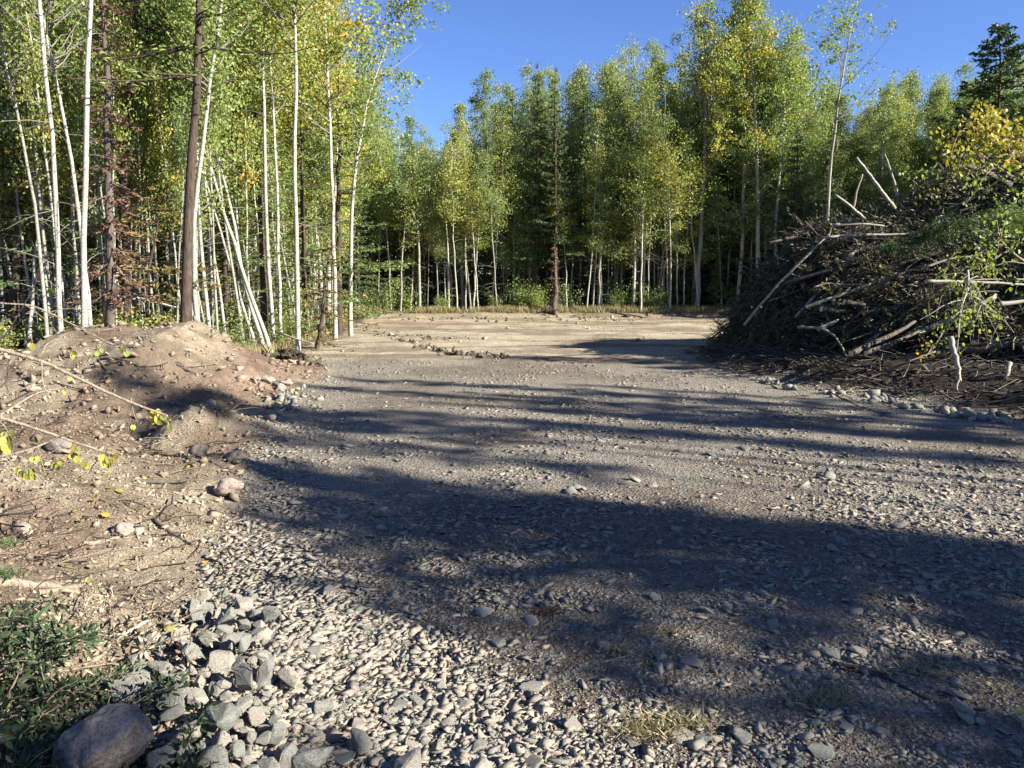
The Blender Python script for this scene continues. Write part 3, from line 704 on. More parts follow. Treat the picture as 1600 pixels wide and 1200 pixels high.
# far conifers
for (px, y, H, rad, kind, lab) in [
    (868, 35.2, 10.8, 1.0, 'P', 'tall dark pine rising above the rust coloured snag'), (838, 36.5, 11.5, 1.1, 'P', 'dark pine just left of the rusty snag'), (905, 37, 9.5, 1.1, 'P', 'dark pine just right of the rusty snag'),
    (800, 38, 10.5, 1., 'P', 'dark pine between the tallest far aspen and the dark gap'), (1200, 36.5, 9.5, 1.5, 'S', 'broad dark spruce left of the leaning bare-stemmed aspen'), (1150, 37, 8.3, 1.4, 'S', 'dark spruce between the two tall pale aspens at right'),
    (1240, 34, 8.2, 1.5, 'S', 'dark spruce directly behind the white pole of the brush pile'), (1060, 37, 5.5, 1.3, 'S', 'low dark spruce left of the tall pale aspen at right of centre'), (1012, 37.5, 4.4, 1.2, 'S', 'low spruce under the aspens right of centre'),
    (1120, 35.4, 3.6, 1.1, 'S', 'small spruce at the right end of the grassy berm'), (1285, 32, 6.5, 1.3, 'S', 'spruce above the flat shoulder of the brush pile'), 
    (1610, 29, 8.5, 1.5, 'S', 'dark spruce cut by the right edge of the picture'), (1500, 33, 8.2, 1.4, 'S', 'dark spruce left of the tallest one at the right edge'), (650, 37, 4.6, 1.2, 'S', 'low dark spruce in the dim corner left of centre'), (610, 36.5, 3.4, 1.2, 'S', 'small dark spruce at the left end of the far stand'),
    (760, 37.5, 3.0, 1.0, 'S', 'very small spruce in the dark gap of the far stand'), (700, 42, 9, 1.3, 'P', 'dark pine far back below the notch in the skyline'), (960, 40, 10, 1.2, 'P', 'dark pine far back right of centre'), (560, 33, 6.5, 1.5, 'S', 'dark spruce behind the leaning aspen at the clearing edge')]:
    p = at(px, 450, y); m = (PINE if kind == 'P' else SPRUCE)[int(g.integers(3))]; s = H / (12 if kind == 'P' else 10)
    tree('pine_tree' if kind == 'P' else 'spruce_tree', m, (p[0], y, gz(p[0], y) - .05), g.uniform(0, 6.28), s, lab, 'tree', sxy=s * rad / (1.5 if kind == 'P' else 1.5)); placed.append((p[0], y))
# conifers closing the depth of the wood
for i in range(165):
    y = g.uniform(47, 70); x = g.uniform(-.75, .8) * y
    if i > 110: x = g.uniform(.05, .45) * y; y = g.uniform(52, 80); H = min(max_top(x, y) * .82, 14)
    tree('spruce_tree', SPRUCE[i % 4], (x, y, gz(x, y)), g.uniform(0, 6.28), H / 10, 'dark spruce far back behind the aspen stand', 'tree', 'spruces at the back of the wood', sxy=1.8)

# hero trees of the far edge
def px_path(pts, Y, top_extra=None, n=12, base_z=None):
    P = [at(a, b, Y) for a, b in pts]
    P[0][2] = gz(P[0][0], Y) - .08 if base_z is None else base_z
    P = np.array(P)
    if top_extra:
        d = P[-1] - P[-2]; P = np.concatenate([P, [P[-1] + d / d[2] * top_extra]])
    z = np.linspace(P[0, 2], P[-1, 2], n); return np.stack([np.interp(z, P[:, 2], P[:, 0]), np.full(n, Y), z], 1)
def hero(kind, pts, Y, label, r0, extra=None, name=None, cat='tree', **kw):
    path = px_path(pts, Y, extra, kw.pop('n', 14)); o0 = path[0].copy()
    jit = np.random.default_rng(int(pts[0][0])); path[1:-1, :2] += jit.normal(0, r0 * .3, (len(path) - 2, 2)); path = path - o0
    if kind == 'aspen': ms = aspen_meshes(int(pts[0][0]) + 7, path=path, r0=r0, **kw); nm = 'aspen_tree'
    else: ms = conifer_meshes(int(pts[0][0]) + 7, path=path, r0=r0, **kw); nm = 'spruce_tree'
    o = empty(name or nm, tuple(o0)); obj('trunk', ms[0], o); obj('crown', ms[1], o); tag(o, label, cat); placed.append((o0[0], o0[1])); return o

hero('aspen', [(1088, 480), (1093, 400), (1097, 320), (1102, 200), (1103, 100), (1100, 5)], 36, 'tall pale aspen whose crown rises right of centre above the skyline', .13, base=.42, rad=2.3, nleaf=11000, leaf=.09, leafmat='leaf')
hero('aspen', [(1185, 490), (1184, 330), (1182, 220), (1176, 120), (1165, 40), (1160, -12)], 35, 'tall pale aspen with yellowing crown and straight bare trunk above the pile edge', .115, base=.46, rad=2.0, nleaf=10500, leaf=.09, leafmat='leaf', gold=.2)
hero('aspen', [(1283, 450), (1292, 330), (1300, 240), (1308, 165), (1318, 110), (1328, 50), (1335, 0)], 31, 'lone sparse aspen with dark stem leaning against open sky at right', .075, base=.58, rad=1.9, nb=26, nleaf=2600, leaf=.085, bark='bark_grey', spread=.14)
hero('aspen', [(1210, 480), (1215, 300), (1225, 150), (1235, 45)], 35, 'aspen with thin pointed crown between the two tallest at right', .09, base=.4, rad=1.4, nleaf=8000, leafmat='leaf')
hero('aspen', [(1047, 492), (1048, 400), (1046, 330), (1043, 230)], 34.6, 'slender straight pale sapling on the berm left of the tall aspen', .04, base=.55, rad=1.1, nleaf=2600, leafmat='leaf')
hero('aspen', [(1001, 495), (1003, 400), (1004, 330), (995, 240)], 34.5, 'slender pale aspen rising from the yellow grass right of centre', .045, base=.55, rad=1.1, nleaf=2600, leafmat='leaf')
hero('aspen', [(938, 480), (938, 350), (940, 250), (935, 150)], 36, 'white stemmed aspen below a gap of light in the far stand', .07, base=.45, rad=1.2, nleaf=5000, leafmat='leaf_green')
hero('aspen', [(656, 490), (655, 400), (650, 330), (638, 240)], 35.5, 'grey aspen leaning left in the dark corner of the clearing', .07, base=.5, rad=1.2, nleaf=4000, leafmat='leaf_green', bark='bark_grey')
hero('aspen', [(701, 488), (700, 400), (695, 300), (690, 235)], 35.3, 'thin pale aspen standing before the darkest part of the wood', .045, base=.6, rad=.9, nleaf=2000, leafmat='leaf_green')
hero('conifer', [(868, 498), (868, 440), (867, 380)], 34.4, 'dead rust coloured conifer snag at the edge of the berm', .13, base=.12, rad=.45, dens=.8, needle='needle_rust', bark='bark_rust', name='dead_conifer')

hero('conifer', [(1562, 470), (1562, 300), (1560, 150), (1562, 36)], 31, 'tall dark spruce standing highest at the right edge', .14, base=.1, rad=3.3, dens=1.6, step=.2, nw=.06, nl=.18, shape=.85)
hero('conifer', [(1500, 470), (1503, 300), (1505, 165)], 32, 'dark spruce half hidden left of the tallest one', .12, base=.1, rad=2.0, dens=1.5, step=.24, nw=.06, nl=.17)
hero('conifer', [(1215, 490), (1215, 350), (1212, 190)], 37, 'broad full dark spruce behind the bare trunk above the pile edge', .14, base=.03, rad=2.6, dens=1.7, step=.24, nw=.06, nl=.17)
hero('conifer', [(1140, 490), (1140, 350), (1138, 240)], 37.5, 'full dark spruce between the two tallest pale aspens', .14, base=.03, rad=2.2, dens=1.7, step=.24, nw=.06, nl=.17)
hero('conifer', [(870, 498), (869, 350), (866, 140)], 36.4, 'slender dense dark pine directly behind the rusty snag', .12, base=.25, rad=1.5, dens=1.5, step=.3, nw=.05, ragged=.4)
# left stand -------------------------------------------------
hero('aspen', [(95, 522), (91, 450), (88, 380), (86, 300), (80, 200), (68, 90), (62, 0)], 13, 'left one of two smooth white aspen trunks behind the earth mound', .038, 6, base=.5, rad=1.3, nleaf=4500, leaf=.06, dead=16)
hero('aspen', [(130, 518), (130, 430), (132, 330), (133, 250), (137, 130), (143, 0)], 13, 'thicker right one of two smooth white aspen trunks behind the earth mound', .046, 6.5, base=.5, rad=1.4, nleaf=4500, leaf=.06, dead=14)
hero('aspen', [(141, 518), (138, 460), (129, 390), (118, 290), (106, 220), (94, 160)], 13.4, 'thin crooked white aspen leaning left just behind the thicker white trunk', .035, 3, base=.65, rad=.8, nleaf=900, leaf=.06, dead=14)
hero('aspen', [(75, 520), (66, 440), (57, 350), (48, 280), (38, 230), (25, 170)], 14, 'thin crooked grey aspen left of the two white trunks', .03, 3, base=.6, rad=.8, nleaf=900, leaf=.06, bark='bark_grey')
hero('conifer', [(283, 510), (290, 420), (296, 300), (303, 200), (308, 100), (313, 0)], 14.5, 'stout dark conifer trunk rising behind the mound peak', .098, 6, base=.42, rad=1.6, dens=.7, needle='needle_light', step=.6, ragged=.5)
hero('conifer', [(196, 505), (196, 380), (196, 280), (201, 170), (208, 60), (213, 0)], 17, 'dark conifer trunk left of the stout one, half hidden in leaves', .085, 6, base=.5, rad=1.3, dens=.8)
hero('conifer', [(172, 525), (171, 430), (168, 300), (167, 200), (165, 60), (165, 0)], 15, 'dead conifer with dense brown twiggy brooms and peeled orange base', .085, 3, base=.16, rad=.55, dens=1.6, needle='needle_rust', bark='bark_rust', step=.3, ragged=.7, name='dead_conifer', droop=.6)
hero('conifer', [(228, 512), (230, 470), (236, 400), (240, 380)], 16, 'short olive conifer with sagging boughs between the dark trunks', .04, 1.2, base=.15, rad=1.5, dens=1.0, needle='needle_dry', ragged=.5)
hero('conifer', [(495, 545), (503, 500), (507, 440), (512, 405)], 18.5, 'small dying conifer with yellow brown needles at the clearing edge', .05, .3, base=.12, rad=1.05, dens=.9, needle='needle_dry', ragged=.5, droop=.5)
hero('conifer', [(530, 520), (530, 400), (530, 250), (530, 130)], 23.5, 'bright green fir with wide feathery boughs reaching over the clearing edge', .11, .5, base=.12, rad=2.1, dens=1.15, needle='needle_light', step=.42, ragged=.35)
hero('conifer', [(475, 520), (475, 400), (470, 200)], 21.5, 'slim green fir left of the wide feathery one', .08, 1.0, base=.2, rad=1.3, dens=1.0, needle='needle_light', step=.4)
hero('conifer', [(25, 530), (25, 400), (22, 200)], 16.5, 'dark green spruce at the far left edge behind the thin grey aspen', .12, 3, base=.1, rad=2.1, dens=1.1, needle='needle')
hero('conifer', [(350, 520), (352, 420), (352, 330)], 21, 'shaded green fir behind the leaning poles', .08, 2, base=.1, rad=1.7, dens=1.0, needle='needle_light')
hero('aspen', [(425, 552), (405, 500), (385, 440), (362, 370), (343, 310), (322, 225)], 17.4, 'longest white pole leaning left out of the ground at the clearing edge', .046, 2, base=.8, rad=.7, nleaf=700, leaf=.07, dead=4, nb=10)
hero('aspen', [(415, 548), (396, 490), (380, 430), (372, 380), (357, 310), (343, 255)], 17.9, 'leaning white pole crossing behind the longest leaning pole', .045, 2, base=.8, rad=.7, nleaf=700, leaf=.07, dead=4, nb=10)
hero('aspen', [(402, 545), (384, 490), (366, 430), (350, 380), (335, 330)], 18.6, 'thinnest of the white poles leaning left at the clearing edge', .035, 2, base=.8, rad=.7, nleaf=500, leaf=.07, dead=4, nb=8)
hero('aspen', [(466, 552), (464, 480), (463, 400), (461, 300), (460, 200), (463, 90), (460, 0)], 17.8, 'straight white aspen standing foremost at the clearing edge', .05, 5, base=.52, rad=1.5, nleaf=6000, leaf=.07, gold=.15)
hero('aspen', [(428, 545), (424, 470), (419, 380), (415, 300), (413, 220), (410, 150), (411, 60)], 18.5, 'slightly wavy white aspen above the feet of the leaning poles', .042, 5, base=.5, rad=1.4, nleaf=5000, leaf=.07, gold=.2)
hero('aspen', [(440, 545), (437, 470), (434, 380), (433, 300), (428, 200)], 19.5, 'thin pale aspen midway between the wavy and the straight white ones', .04, 5, base=.5, rad=1.2, nleaf=4000, leaf=.07)
hero('aspen', [(548, 521), (547, 440), (548, 360), (552, 280), (562, 210), (580, 140), (600, 80), (622, 35), (645, -15)], 23, 'slender white aspen curving right against open blue sky', .062, None, base=.5, rad=2.0, nb=30, nleaf=4800, leaf=.08, spread=.15, gold=.12)
hero('aspen', [(524, 530), (523, 470), (522, 400), (518, 250), (512, 120)], 21, 'pale aspen beside the dying yellow conifer', .055, 5, base=.45, rad=1.4, nleaf=7000, leaf=.075, gold=.35)
hero('aspen', [(376, 530), (372, 400), (366, 250), (362, 100)], 20, 'pale aspen rising between the leaning poles and the stout dark trunk', .05, 5, base=.4, rad=1.4, nleaf=7000, leaf=.075, gold=.3)
hero('aspen', [(308, 515), (304, 430), (302, 360), (307, 300), (315, 240)], 15.6, 'white aspen trunk directly right of the stout dark conifer trunk', .05, 5, base=.55, rad=1.1, nleaf=3000, leaf=.065)
dc = [o_ for o_ in bpy.data.objects if o_.name.startswith('dead_conifer') and o_.get('label', '').startswith('dead conifer with dense')][0]
zz = np.linspace(.1, 1.25, 5); V, Fq = tubes(np.stack([-.012 * zz, 0 * zz, zz], 1)[None], (np.array([.088, .086, .084, .082, .078]) + .004)[None], 8); obj('peeled_patch', make_mesh('peeled_patch', V, [(Fq, 0)], [M['bark_orange']], True), dc)
def xe(y): return np.interp(y, [12, 14, 17.5, 24, 30, 36], [-6.2, -6.8, -5.6, -5.4, -6.0, -6.8])
n = 0
while n < 78:
    y = 18 + 19 * g.random() ** 1.1; x = g.uniform(-.85, -.13) * y
    if x > xe(y) - .6 or not free(x, y, 1.15): continue
    placed.append((x, y)); H = g.uniform(11.5, 15); px = 800 + F * x / y
    if px > 540: H = min(H, max_top(x, y) - .3)
    tree('aspen_tree', LEFT[int(g.integers(6))], (x, y, gz(x, y) - .05), g.uniform(0, 6.28), H / 14, 'yellow green aspen in the left stand, ' + lsector(x, y), 'tree', 'left stand aspens ' + lsector(x, y), sxy=H / 14 * g.uniform(.8, 1.05), tilt=(g.normal(0, .03), g.normal(0, .03))); n += 1
n = 0
while n < 185:
    y = 15.5 + 13 * g.random() ** 1.2; x = g.uniform(-.8, -.14) * y
    if x > xe(y) - .1 or not free(x, y, .33): continue
    placed.append((x, y)); H = g.uniform(6, 10)
    lean = g.normal(0, .06) + (.12 if g.random() < .25 else 0)
    tree('aspen_sapling', POLE[int(g.integers(6))], (x, y, gz(x, y) - .05), g.uniform(-.3, .3), H / 9.5, 'thin pale aspen sapling in the left thicket, ' + lsector(x, y), 'tree', 'left thicket saplings ' + lsector(x, y), sxy=g.uniform(.45, .85), tilt=(g.normal(0, .04), -lean)); n += 1
for i in range(15):
    y = g.uniform(19, 34); x = g.uniform(-.8, -.2) * y
    if x > xe(y) - .8: continue
    tree('fir_tree', (FIR if i % 3 else SPRUCE)[i % 3], (x, y, gz(x, y)), g.uniform(0, 6.28), g.uniform(.5, 1.1), 'green fir growing among the aspens of the left stand', 'tree', 'firs among the left aspens')
for i in range(45):
    y = g.uniform(34, 50); x = g.uniform(-.85, -.3) * y
    if x > xe(y) - 4: continue
    tree('spruce_tree', SPRUCE[i % 4], (x, y, gz(x, y)), g.uniform(0, 6.28), g.uniform(1.0, 1.4), 'dark spruce far back in the left stand', 'tree', 'spruces at the back of the left stand', sxy=1.5)

# trees standing right of the view, whose shadows stripe the road
def shade_tree(q, s, H, m, name, label, sxy=1.0, tilt=(0, 0), native=10.):
    p = S2 * s + N2 * q
    tree(name, m, (p[0], p[1], gz(p[0], p[1])), q * 3, H / native, label, 'tree', 'trees standing right of the road', sxy=sxy, tilt=tilt)
SHD = [conifer_meshes(1700 + i, 10, .05, 1.0, 1.6, 'needle', ragged=.25, step=.24, nw=.06, nl=.17, shape=.4, bark='bark_dark') for i in range(2)]
SHP = conifer_meshes(1710, 12, .78, 1.0, 1.6, 'needle', ragged=.3, step=.22, nw=.06, nl=.17, shape=.4)
for (q, s, H, rx) in [(4.0, 13.5, 8.6, .7), (4.6, 16, 10.6, .75), (5.05, 14.5, 9.9, .65), (4.4, 11.5, 7.2, .8), (5.0, 18, 11.3, .8), (9.3, 16, 11.6, .55), (9.8, 13, 8.9, .4), (10.5, 14.5, 11.0, .6), (11.1, 17.5, 10.5, .3), (.7, 13.5, 9.5, 1.15), (3.6, 12.5, 7.5, .5), (3.2, 13.5, 7.9, .5), (2.85, 14.5, 7.6, .3), (4.0, 15.5, 9.4, .6), (-1.6, 15, 10, 1.3), (-3.8, 14, 10, 1.3), (8.75, 19, 11.9, .25), (10.0, 21, 12, .25), (2.5, 16, 7.9, .3), (2.1, 17, 8.6, .5)]:
    shade_tree(q, s, H, SHD[int(q * 10) % 2], 'spruce_tree', 'spruce standing in the tree line right of the road', rx)
for (q, s, H, rx) in [(6.8, 14.5, 11.1, .42), (7.1, 15, 12.3, .55), (7.5, 16, 11.9, .35), (6.2, 17, 12.0, .4)]:
    shade_tree(q, s, H, SHP, 'pine_tree', 'tall bare stemmed pine in the tree line right of the road', rx, native=12.)
SHA = aspen_meshes(1750, 13, .55, .55, 40, 6000, .09, leafmat='leaf')
for (q, s, H) in [(8.0, 15.5, 10.2), (8.9, 13.5, 8.5)]:
    shade_tree(q, s, H, SHA, 'aspen_tree', 'aspen standing in the tree line right of the road', .6, native=13.)

# ------------------------------------------------------------------ undergrowth
def shrub_meshes(seed, h=1.2, nst=9, nleaf=700, leaf=.07, mat='leaf_green'):
    g_ = np.random.default_rng(seed); a = g_.uniform(0, 6.28, nst); t = np.linspace(0, 1, 5)[None, :, None]
    d = np.stack([np.cos(a) * .5, np.sin(a) * .5, np.ones(nst)], 1) * g_.uniform(.5, 1.1, nst)[:, None] * h
    P = d[:, None] * t + g_.normal(0, .06, (nst, 5, 3)) * t
    tv = tubes(P, np.full((nst, 1), .009) * np.linspace(1, .3, 5)[None], 4)
    i = g_.integers(0, nst, nleaf); u = g_.uniform(.25, 1, nleaf)[:, None]; C = d[i] * u + g_.normal(0, .13 * h, (nleaf, 3)) * np.array([1, 1, .7])
    C[:, 2] = np.abs(C[:, 2]); ls = leaf * g_.uniform(.7, 1.3, nleaf)
    return make_mesh('stems', tv[0], [(tv[1], 0)], [M['twig_dark']]), make_mesh('leaves', *[(lambda b: b)(x) for x in (blades(C, rand_dirs(nleaf, g_), ls, ls * .7, g_)[0],)], [(np.arange(4 * nleaf).reshape(-1, 4), 0)], [M[mat]])
SHR = [shrub_meshes(1900 + i, 1.2, mat=['leaf_green', 'leaf', 'leaf_gold', 'leaf_green'][i]) for i in range(4)]
def shrub(x, y, s, k, label, group):
    o = empty('shrub', (x, y, gz(x, y)), g.uniform(0, 6.28)); o.scale = (s, s, s); obj('stems', SHR[k][0], o); obj('leaves', SHR[k][1], o); tag(o, label, 'shrub', group)
for i in range(70):
    y = 35.2 + 4 * g.random() ** 1.6; x = g.uniform(-.28, .46) * y; shrub(x, y, g.uniform(.5, 1.3), int(g.choice([0, 0, 3, 1])), 'low green shrub under the edge of the far stand', 'shrubs under the far stand')
for i in range(55):
    y = g.uniform(14.5, 25); x = xe(y) - abs(g.normal(0, 3)); shrub(x, y, g.uniform(.35, .9), int(g.choice([0, 1, 1, 2])), 'low shrub among the stems of the left stand', 'shrubs in the left stand')

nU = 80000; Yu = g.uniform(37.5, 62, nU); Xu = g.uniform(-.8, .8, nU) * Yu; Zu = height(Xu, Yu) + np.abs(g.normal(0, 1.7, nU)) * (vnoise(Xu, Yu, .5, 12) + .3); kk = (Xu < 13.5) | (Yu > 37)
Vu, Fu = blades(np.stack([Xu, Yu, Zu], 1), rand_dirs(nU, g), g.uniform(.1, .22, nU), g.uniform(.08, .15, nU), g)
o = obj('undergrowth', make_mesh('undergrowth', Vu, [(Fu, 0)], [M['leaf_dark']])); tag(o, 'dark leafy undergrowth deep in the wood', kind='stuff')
# grass (uncountable)
def grass(name, X, Y, h, label):
    n = len(X); Z = height(X, Y); ax = rand_dirs(n, g) * .55; ax[:, 2] = 1; ax /= np.linalg.norm(ax, axis=1, keepdims=True)
    C = np.stack([X, Y, Z], 1) + ax * (h * .42)[:, None]; V, Fc = blades(C, ax, h, h * .045 + .004, g)
    o = obj(name, make_mesh(name, V, [(Fc, 0)], [M['grass']])); tag(o, label, kind='stuff')
nb_ = 26000; X = g.uniform(-7.5, 15, nb_); Y = 34.3 + .8 * fbm(X, X * 0, .25, 3, 70) + np.abs(g.normal(0, 1.0, nb_)); k_ = vnoise(X, Y, .8, 3) > .35
grass('berm_grass', X[k_], Y[k_], g.uniform(.1, .34, nb_)[k_], 'dry yellow green grass on the low berm before the far trees')
nb_ = 24000; Y = g.uniform(13.8, 25, nb_); X = np.interp(Y, [13.8, 25], [-5.6, -5.6]) - np.abs(g.normal(0, 3.2, nb_)) + .2; k_ = (X < left_edge(Y) - .3) & (X < xe(Y) + .7)
grass('verge_grass', X[k_], Y[k_], g.uniform(.08, .3, nb_)[k_], 'pale grass and leaf litter at the foot of the left stand')

def tuft(px, py, n, s, label, mat='grass', flatness=.7):
    n = int(n * .6); x, y = on_ground(px, py); g_ = np.random.default_rng(int(px)); ax = rand_dirs(n, g_); ax[:, 2] = np.abs(ax[:, 2]) * flatness + .1; ax /= np.linalg.norm(ax, axis=1, keepdims=True)
    h = g_.uniform(.4, 1, n) * s; C = g_.normal(0, s * .6, (n, 3)) * np.array([1.3, .6, 0]) + ax * (h * .45)[:, None]
    V, Fc = blades(C, ax, h, np.full(n, .0045), g_); o = obj('grass_tuft', make_mesh('grass_tuft', V, [(Fc, 0)], [M[mat]]), None, (x, y, gz(x, y) + .01)); tag(o, label, 'grass')
tuft(1010, 1150, 300, .09, 'large dry yellow grass tuft lying flat in the bottom centre gravel')
tuft(1060, 1135, 260, .09, 'dry grass tuft just right of the large bottom centre one')
tuft(1290, 1100, 260, .09, 'straw coloured grass wisp on bare fine soil at lower right')
tuft(1445, 1055, 160, .08, 'small straw tuft near the bark strip at lower right')
tuft(975, 1020, 120, .06, 'small rusty tuft with a twig in the shaded gravel')
tuft(1045, 990, 120, .06, 'small green and red tuft in the shaded gravel')
tuft(1545, 1085, 110, .06, 'pale grass wisp at the right edge gravel')
tuft(850, 960, 260, .05, 'reddish needle patch in the shaded gravel', 'needle_rust', .3)

# ------------------------------------------------------------------ brush pile
g = np.random.default_rng(91)
pile = empty('brush_pile', (8, 16, 0)); tag(pile, 'huge dark heap of cut branches, logs and roots beside the road', 'brush pile')
xs = np.linspace(4.2, 21, 190); ys = np.linspace(9.0, 21.2, 130); PXg, PYg = np.meshgrid(xs, ys, indexing='ij')
ph = pile_h(PXg, PYg); bumpy = (.55 * fbm(PXg, PYg, 1.1, 5, 33) + .25 * fbm(PXg, PYg, 5, 3, 34)) * smooth(.05, .9, ph)
PZ = height(PXg, PYg) - .12 + ph * .93 + bumpy
PXj = PXg + .2 * fbm(PXg, PYg, 3, 2, 35) - 8; PYj = PYg + .2 * fbm(PXg, PYg, 3, 2, 36) - 16
V = np.stack([PXj, PYj, PZ], -1).reshape(-1, 3); n_, m_ = PXg.shape; i = np.arange(n_ - 1)[:, None] * m_; j = np.arange(m_ - 1)[None]
Q = np.stack([i + j, i + m_ + j, i + m_ + j + 1, i + j + 1], -1).reshape(-1, 4)
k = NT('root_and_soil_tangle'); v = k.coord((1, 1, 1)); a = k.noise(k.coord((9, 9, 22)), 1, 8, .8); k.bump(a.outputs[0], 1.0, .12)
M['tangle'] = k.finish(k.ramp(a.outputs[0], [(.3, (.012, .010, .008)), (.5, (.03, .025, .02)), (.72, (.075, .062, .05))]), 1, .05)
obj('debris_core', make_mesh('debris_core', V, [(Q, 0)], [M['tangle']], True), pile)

def pile_surf(n, g_, x0=4.2, x1=16.):
    x = g_.uniform(x0, x1, n * 3); y = g_.uniform(9.6, 20, n * 3); h = pile_h(x, y); ok = h > .15; x, y, h = x[ok][:n], y[ok][:n], h[ok][:n]
    z = height(x, y) - .12 + h * .93 + (.55 * fbm(x, y, 1.1, 5, 33) + .25 * fbm(x, y, 5, 3, 34)) * smooth(.05, .9, h)
    e = .05; nx = -(pile_h(x + e, y) - pile_h(x - e, y)) / (2 * e); ny = -(pile_h(x, y + e) - pile_h(x, y - e)) / (2 * e)
    N = np.stack([nx, ny, np.ones_like(nx)], 1); N /= np.linalg.norm(N, axis=1, keepdims=True)
    return np.stack([x, y, z], 1), N
# twigs woven over the heap (too many to count)
def strew(n, g_, lmin, lmax, r0, r1, mat, name, seg=5, curve=.12, lift=.06, out=.25, x1=16.):
    P, N = pile_surf(n, g_, x1=x1); n = len(P); d = rand_dirs(n, g_) * np.array([1.2, .8, .45]); d -= N * (d * N).sum(1, keepdims=True) * (1 - out); d /= np.linalg.norm(d, axis=1, keepdims=True)
    L = g_.uniform(lmin, lmax, n); t = np.linspace(-.5, .5, seg)[None, :, None]; b = np.cross(d, N)
    C = P[:, None] + N[:, None] * lift + d[:, None] * L[:, None, None] * t + (b * g_.normal(0, curve, (n, 1)))[:, None] * L[:, None, None] * (t ** 2 * 4 - .5) + (N * g_.normal(0, curve, (n, 1)))[:, None] * L[:, None, None] * (t ** 2 * 4 - .5) + g_.normal(0, .012, (n, seg, 3))
    rr = g_.uniform(r0, r1, n)[:, None] * np.linspace(1, .4, seg)[None]
    V, Fq = tubes(C - np.array([8, 16, 0]), rr, 4); o = obj(name, make_mesh(name, V, [(Fq, 0)], [M[mat]]), pile); o['kind'] = 'stuff'; return P
strew(3600, g, .3, 1.3, .004, .010, 'twig_dark', 'twig_tangle', out=.35)
strew(600, g, .4, 1.6, .005, .012, 'twig', 'pale_twig_tangle', out=.4)
strew(900, g, .6, 2.2, .010, .022, 'log', 'branch_tangle', out=.3)
# withered boughs: sprays of needles hanging over the heap
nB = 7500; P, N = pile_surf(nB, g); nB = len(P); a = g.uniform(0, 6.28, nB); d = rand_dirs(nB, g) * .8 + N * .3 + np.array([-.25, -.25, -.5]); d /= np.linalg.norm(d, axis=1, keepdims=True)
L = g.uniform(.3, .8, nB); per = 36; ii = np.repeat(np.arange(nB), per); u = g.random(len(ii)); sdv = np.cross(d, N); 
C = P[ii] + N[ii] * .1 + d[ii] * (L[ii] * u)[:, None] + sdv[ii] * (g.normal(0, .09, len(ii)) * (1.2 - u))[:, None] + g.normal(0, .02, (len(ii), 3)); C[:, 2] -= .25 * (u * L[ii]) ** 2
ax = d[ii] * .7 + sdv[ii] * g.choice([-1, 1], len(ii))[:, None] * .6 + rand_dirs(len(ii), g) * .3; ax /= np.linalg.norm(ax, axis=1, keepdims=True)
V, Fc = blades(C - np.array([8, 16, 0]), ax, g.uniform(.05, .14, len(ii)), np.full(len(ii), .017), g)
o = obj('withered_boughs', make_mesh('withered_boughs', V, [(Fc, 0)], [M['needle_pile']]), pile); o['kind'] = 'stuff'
# litter of sticks on the soil apron below the heap
na_ = 3000; Xa = g.uniform(3.8, 13, na_); Ya = g.uniform(8.6, 18, na_); kk = (Xa - right_edge(Ya) > .25) & (pile_h(Xa, Ya) < .5) & (Xa < Ya * .85); Xa, Ya = Xa[kk], Ya[kk]; na_ = len(Xa)
aa = g.uniform(0, 6.28, na_); La = g.uniform(.12, .9, na_) ** 1.2; t = np.linspace(-.5, .5, 4)[None, :, None]; da = np.stack([np.cos(aa), np.sin(aa), g.normal(0, .22, na_)], 1)
Ca = np.stack([Xa, Ya, height(Xa, Ya) + .03], 1)[:, None] + da[:, None] * La[:, None, None] * t + g.normal(0, .015, (na_, 4, 3))
V, Fq = tubes(Ca - np.array([8, 16, 0]), g.uniform(.004, .014, na_)[:, None] * np.linspace(1, .5, 4)[None], 4); o = obj('stick_litter', make_mesh('stick_litter', V, [(Fq, 0)], [M['log']]), pile); o['kind'] = 'stuff'
# scattered leaves over the heap
nL = 9000; P, N = pile_surf(nL, g); C = P + N * .12 + g.normal(0, .08, P.shape); kk = vnoise(P[:, 0], P[:, 2] * 2, 1.2, 5) > .5; C = C[kk]
V, Fc = blades(C - np.array([8, 16, 0]), rand_dirs(len(C), g), np.full(len(C), .06), np.full(len(C), .045), g)
o = obj('withering_leaves', make_mesh('withering_leaves', V, [(Fc, 0)], [M['leaf_dark']]), pile); o['kind'] = 'stuff'

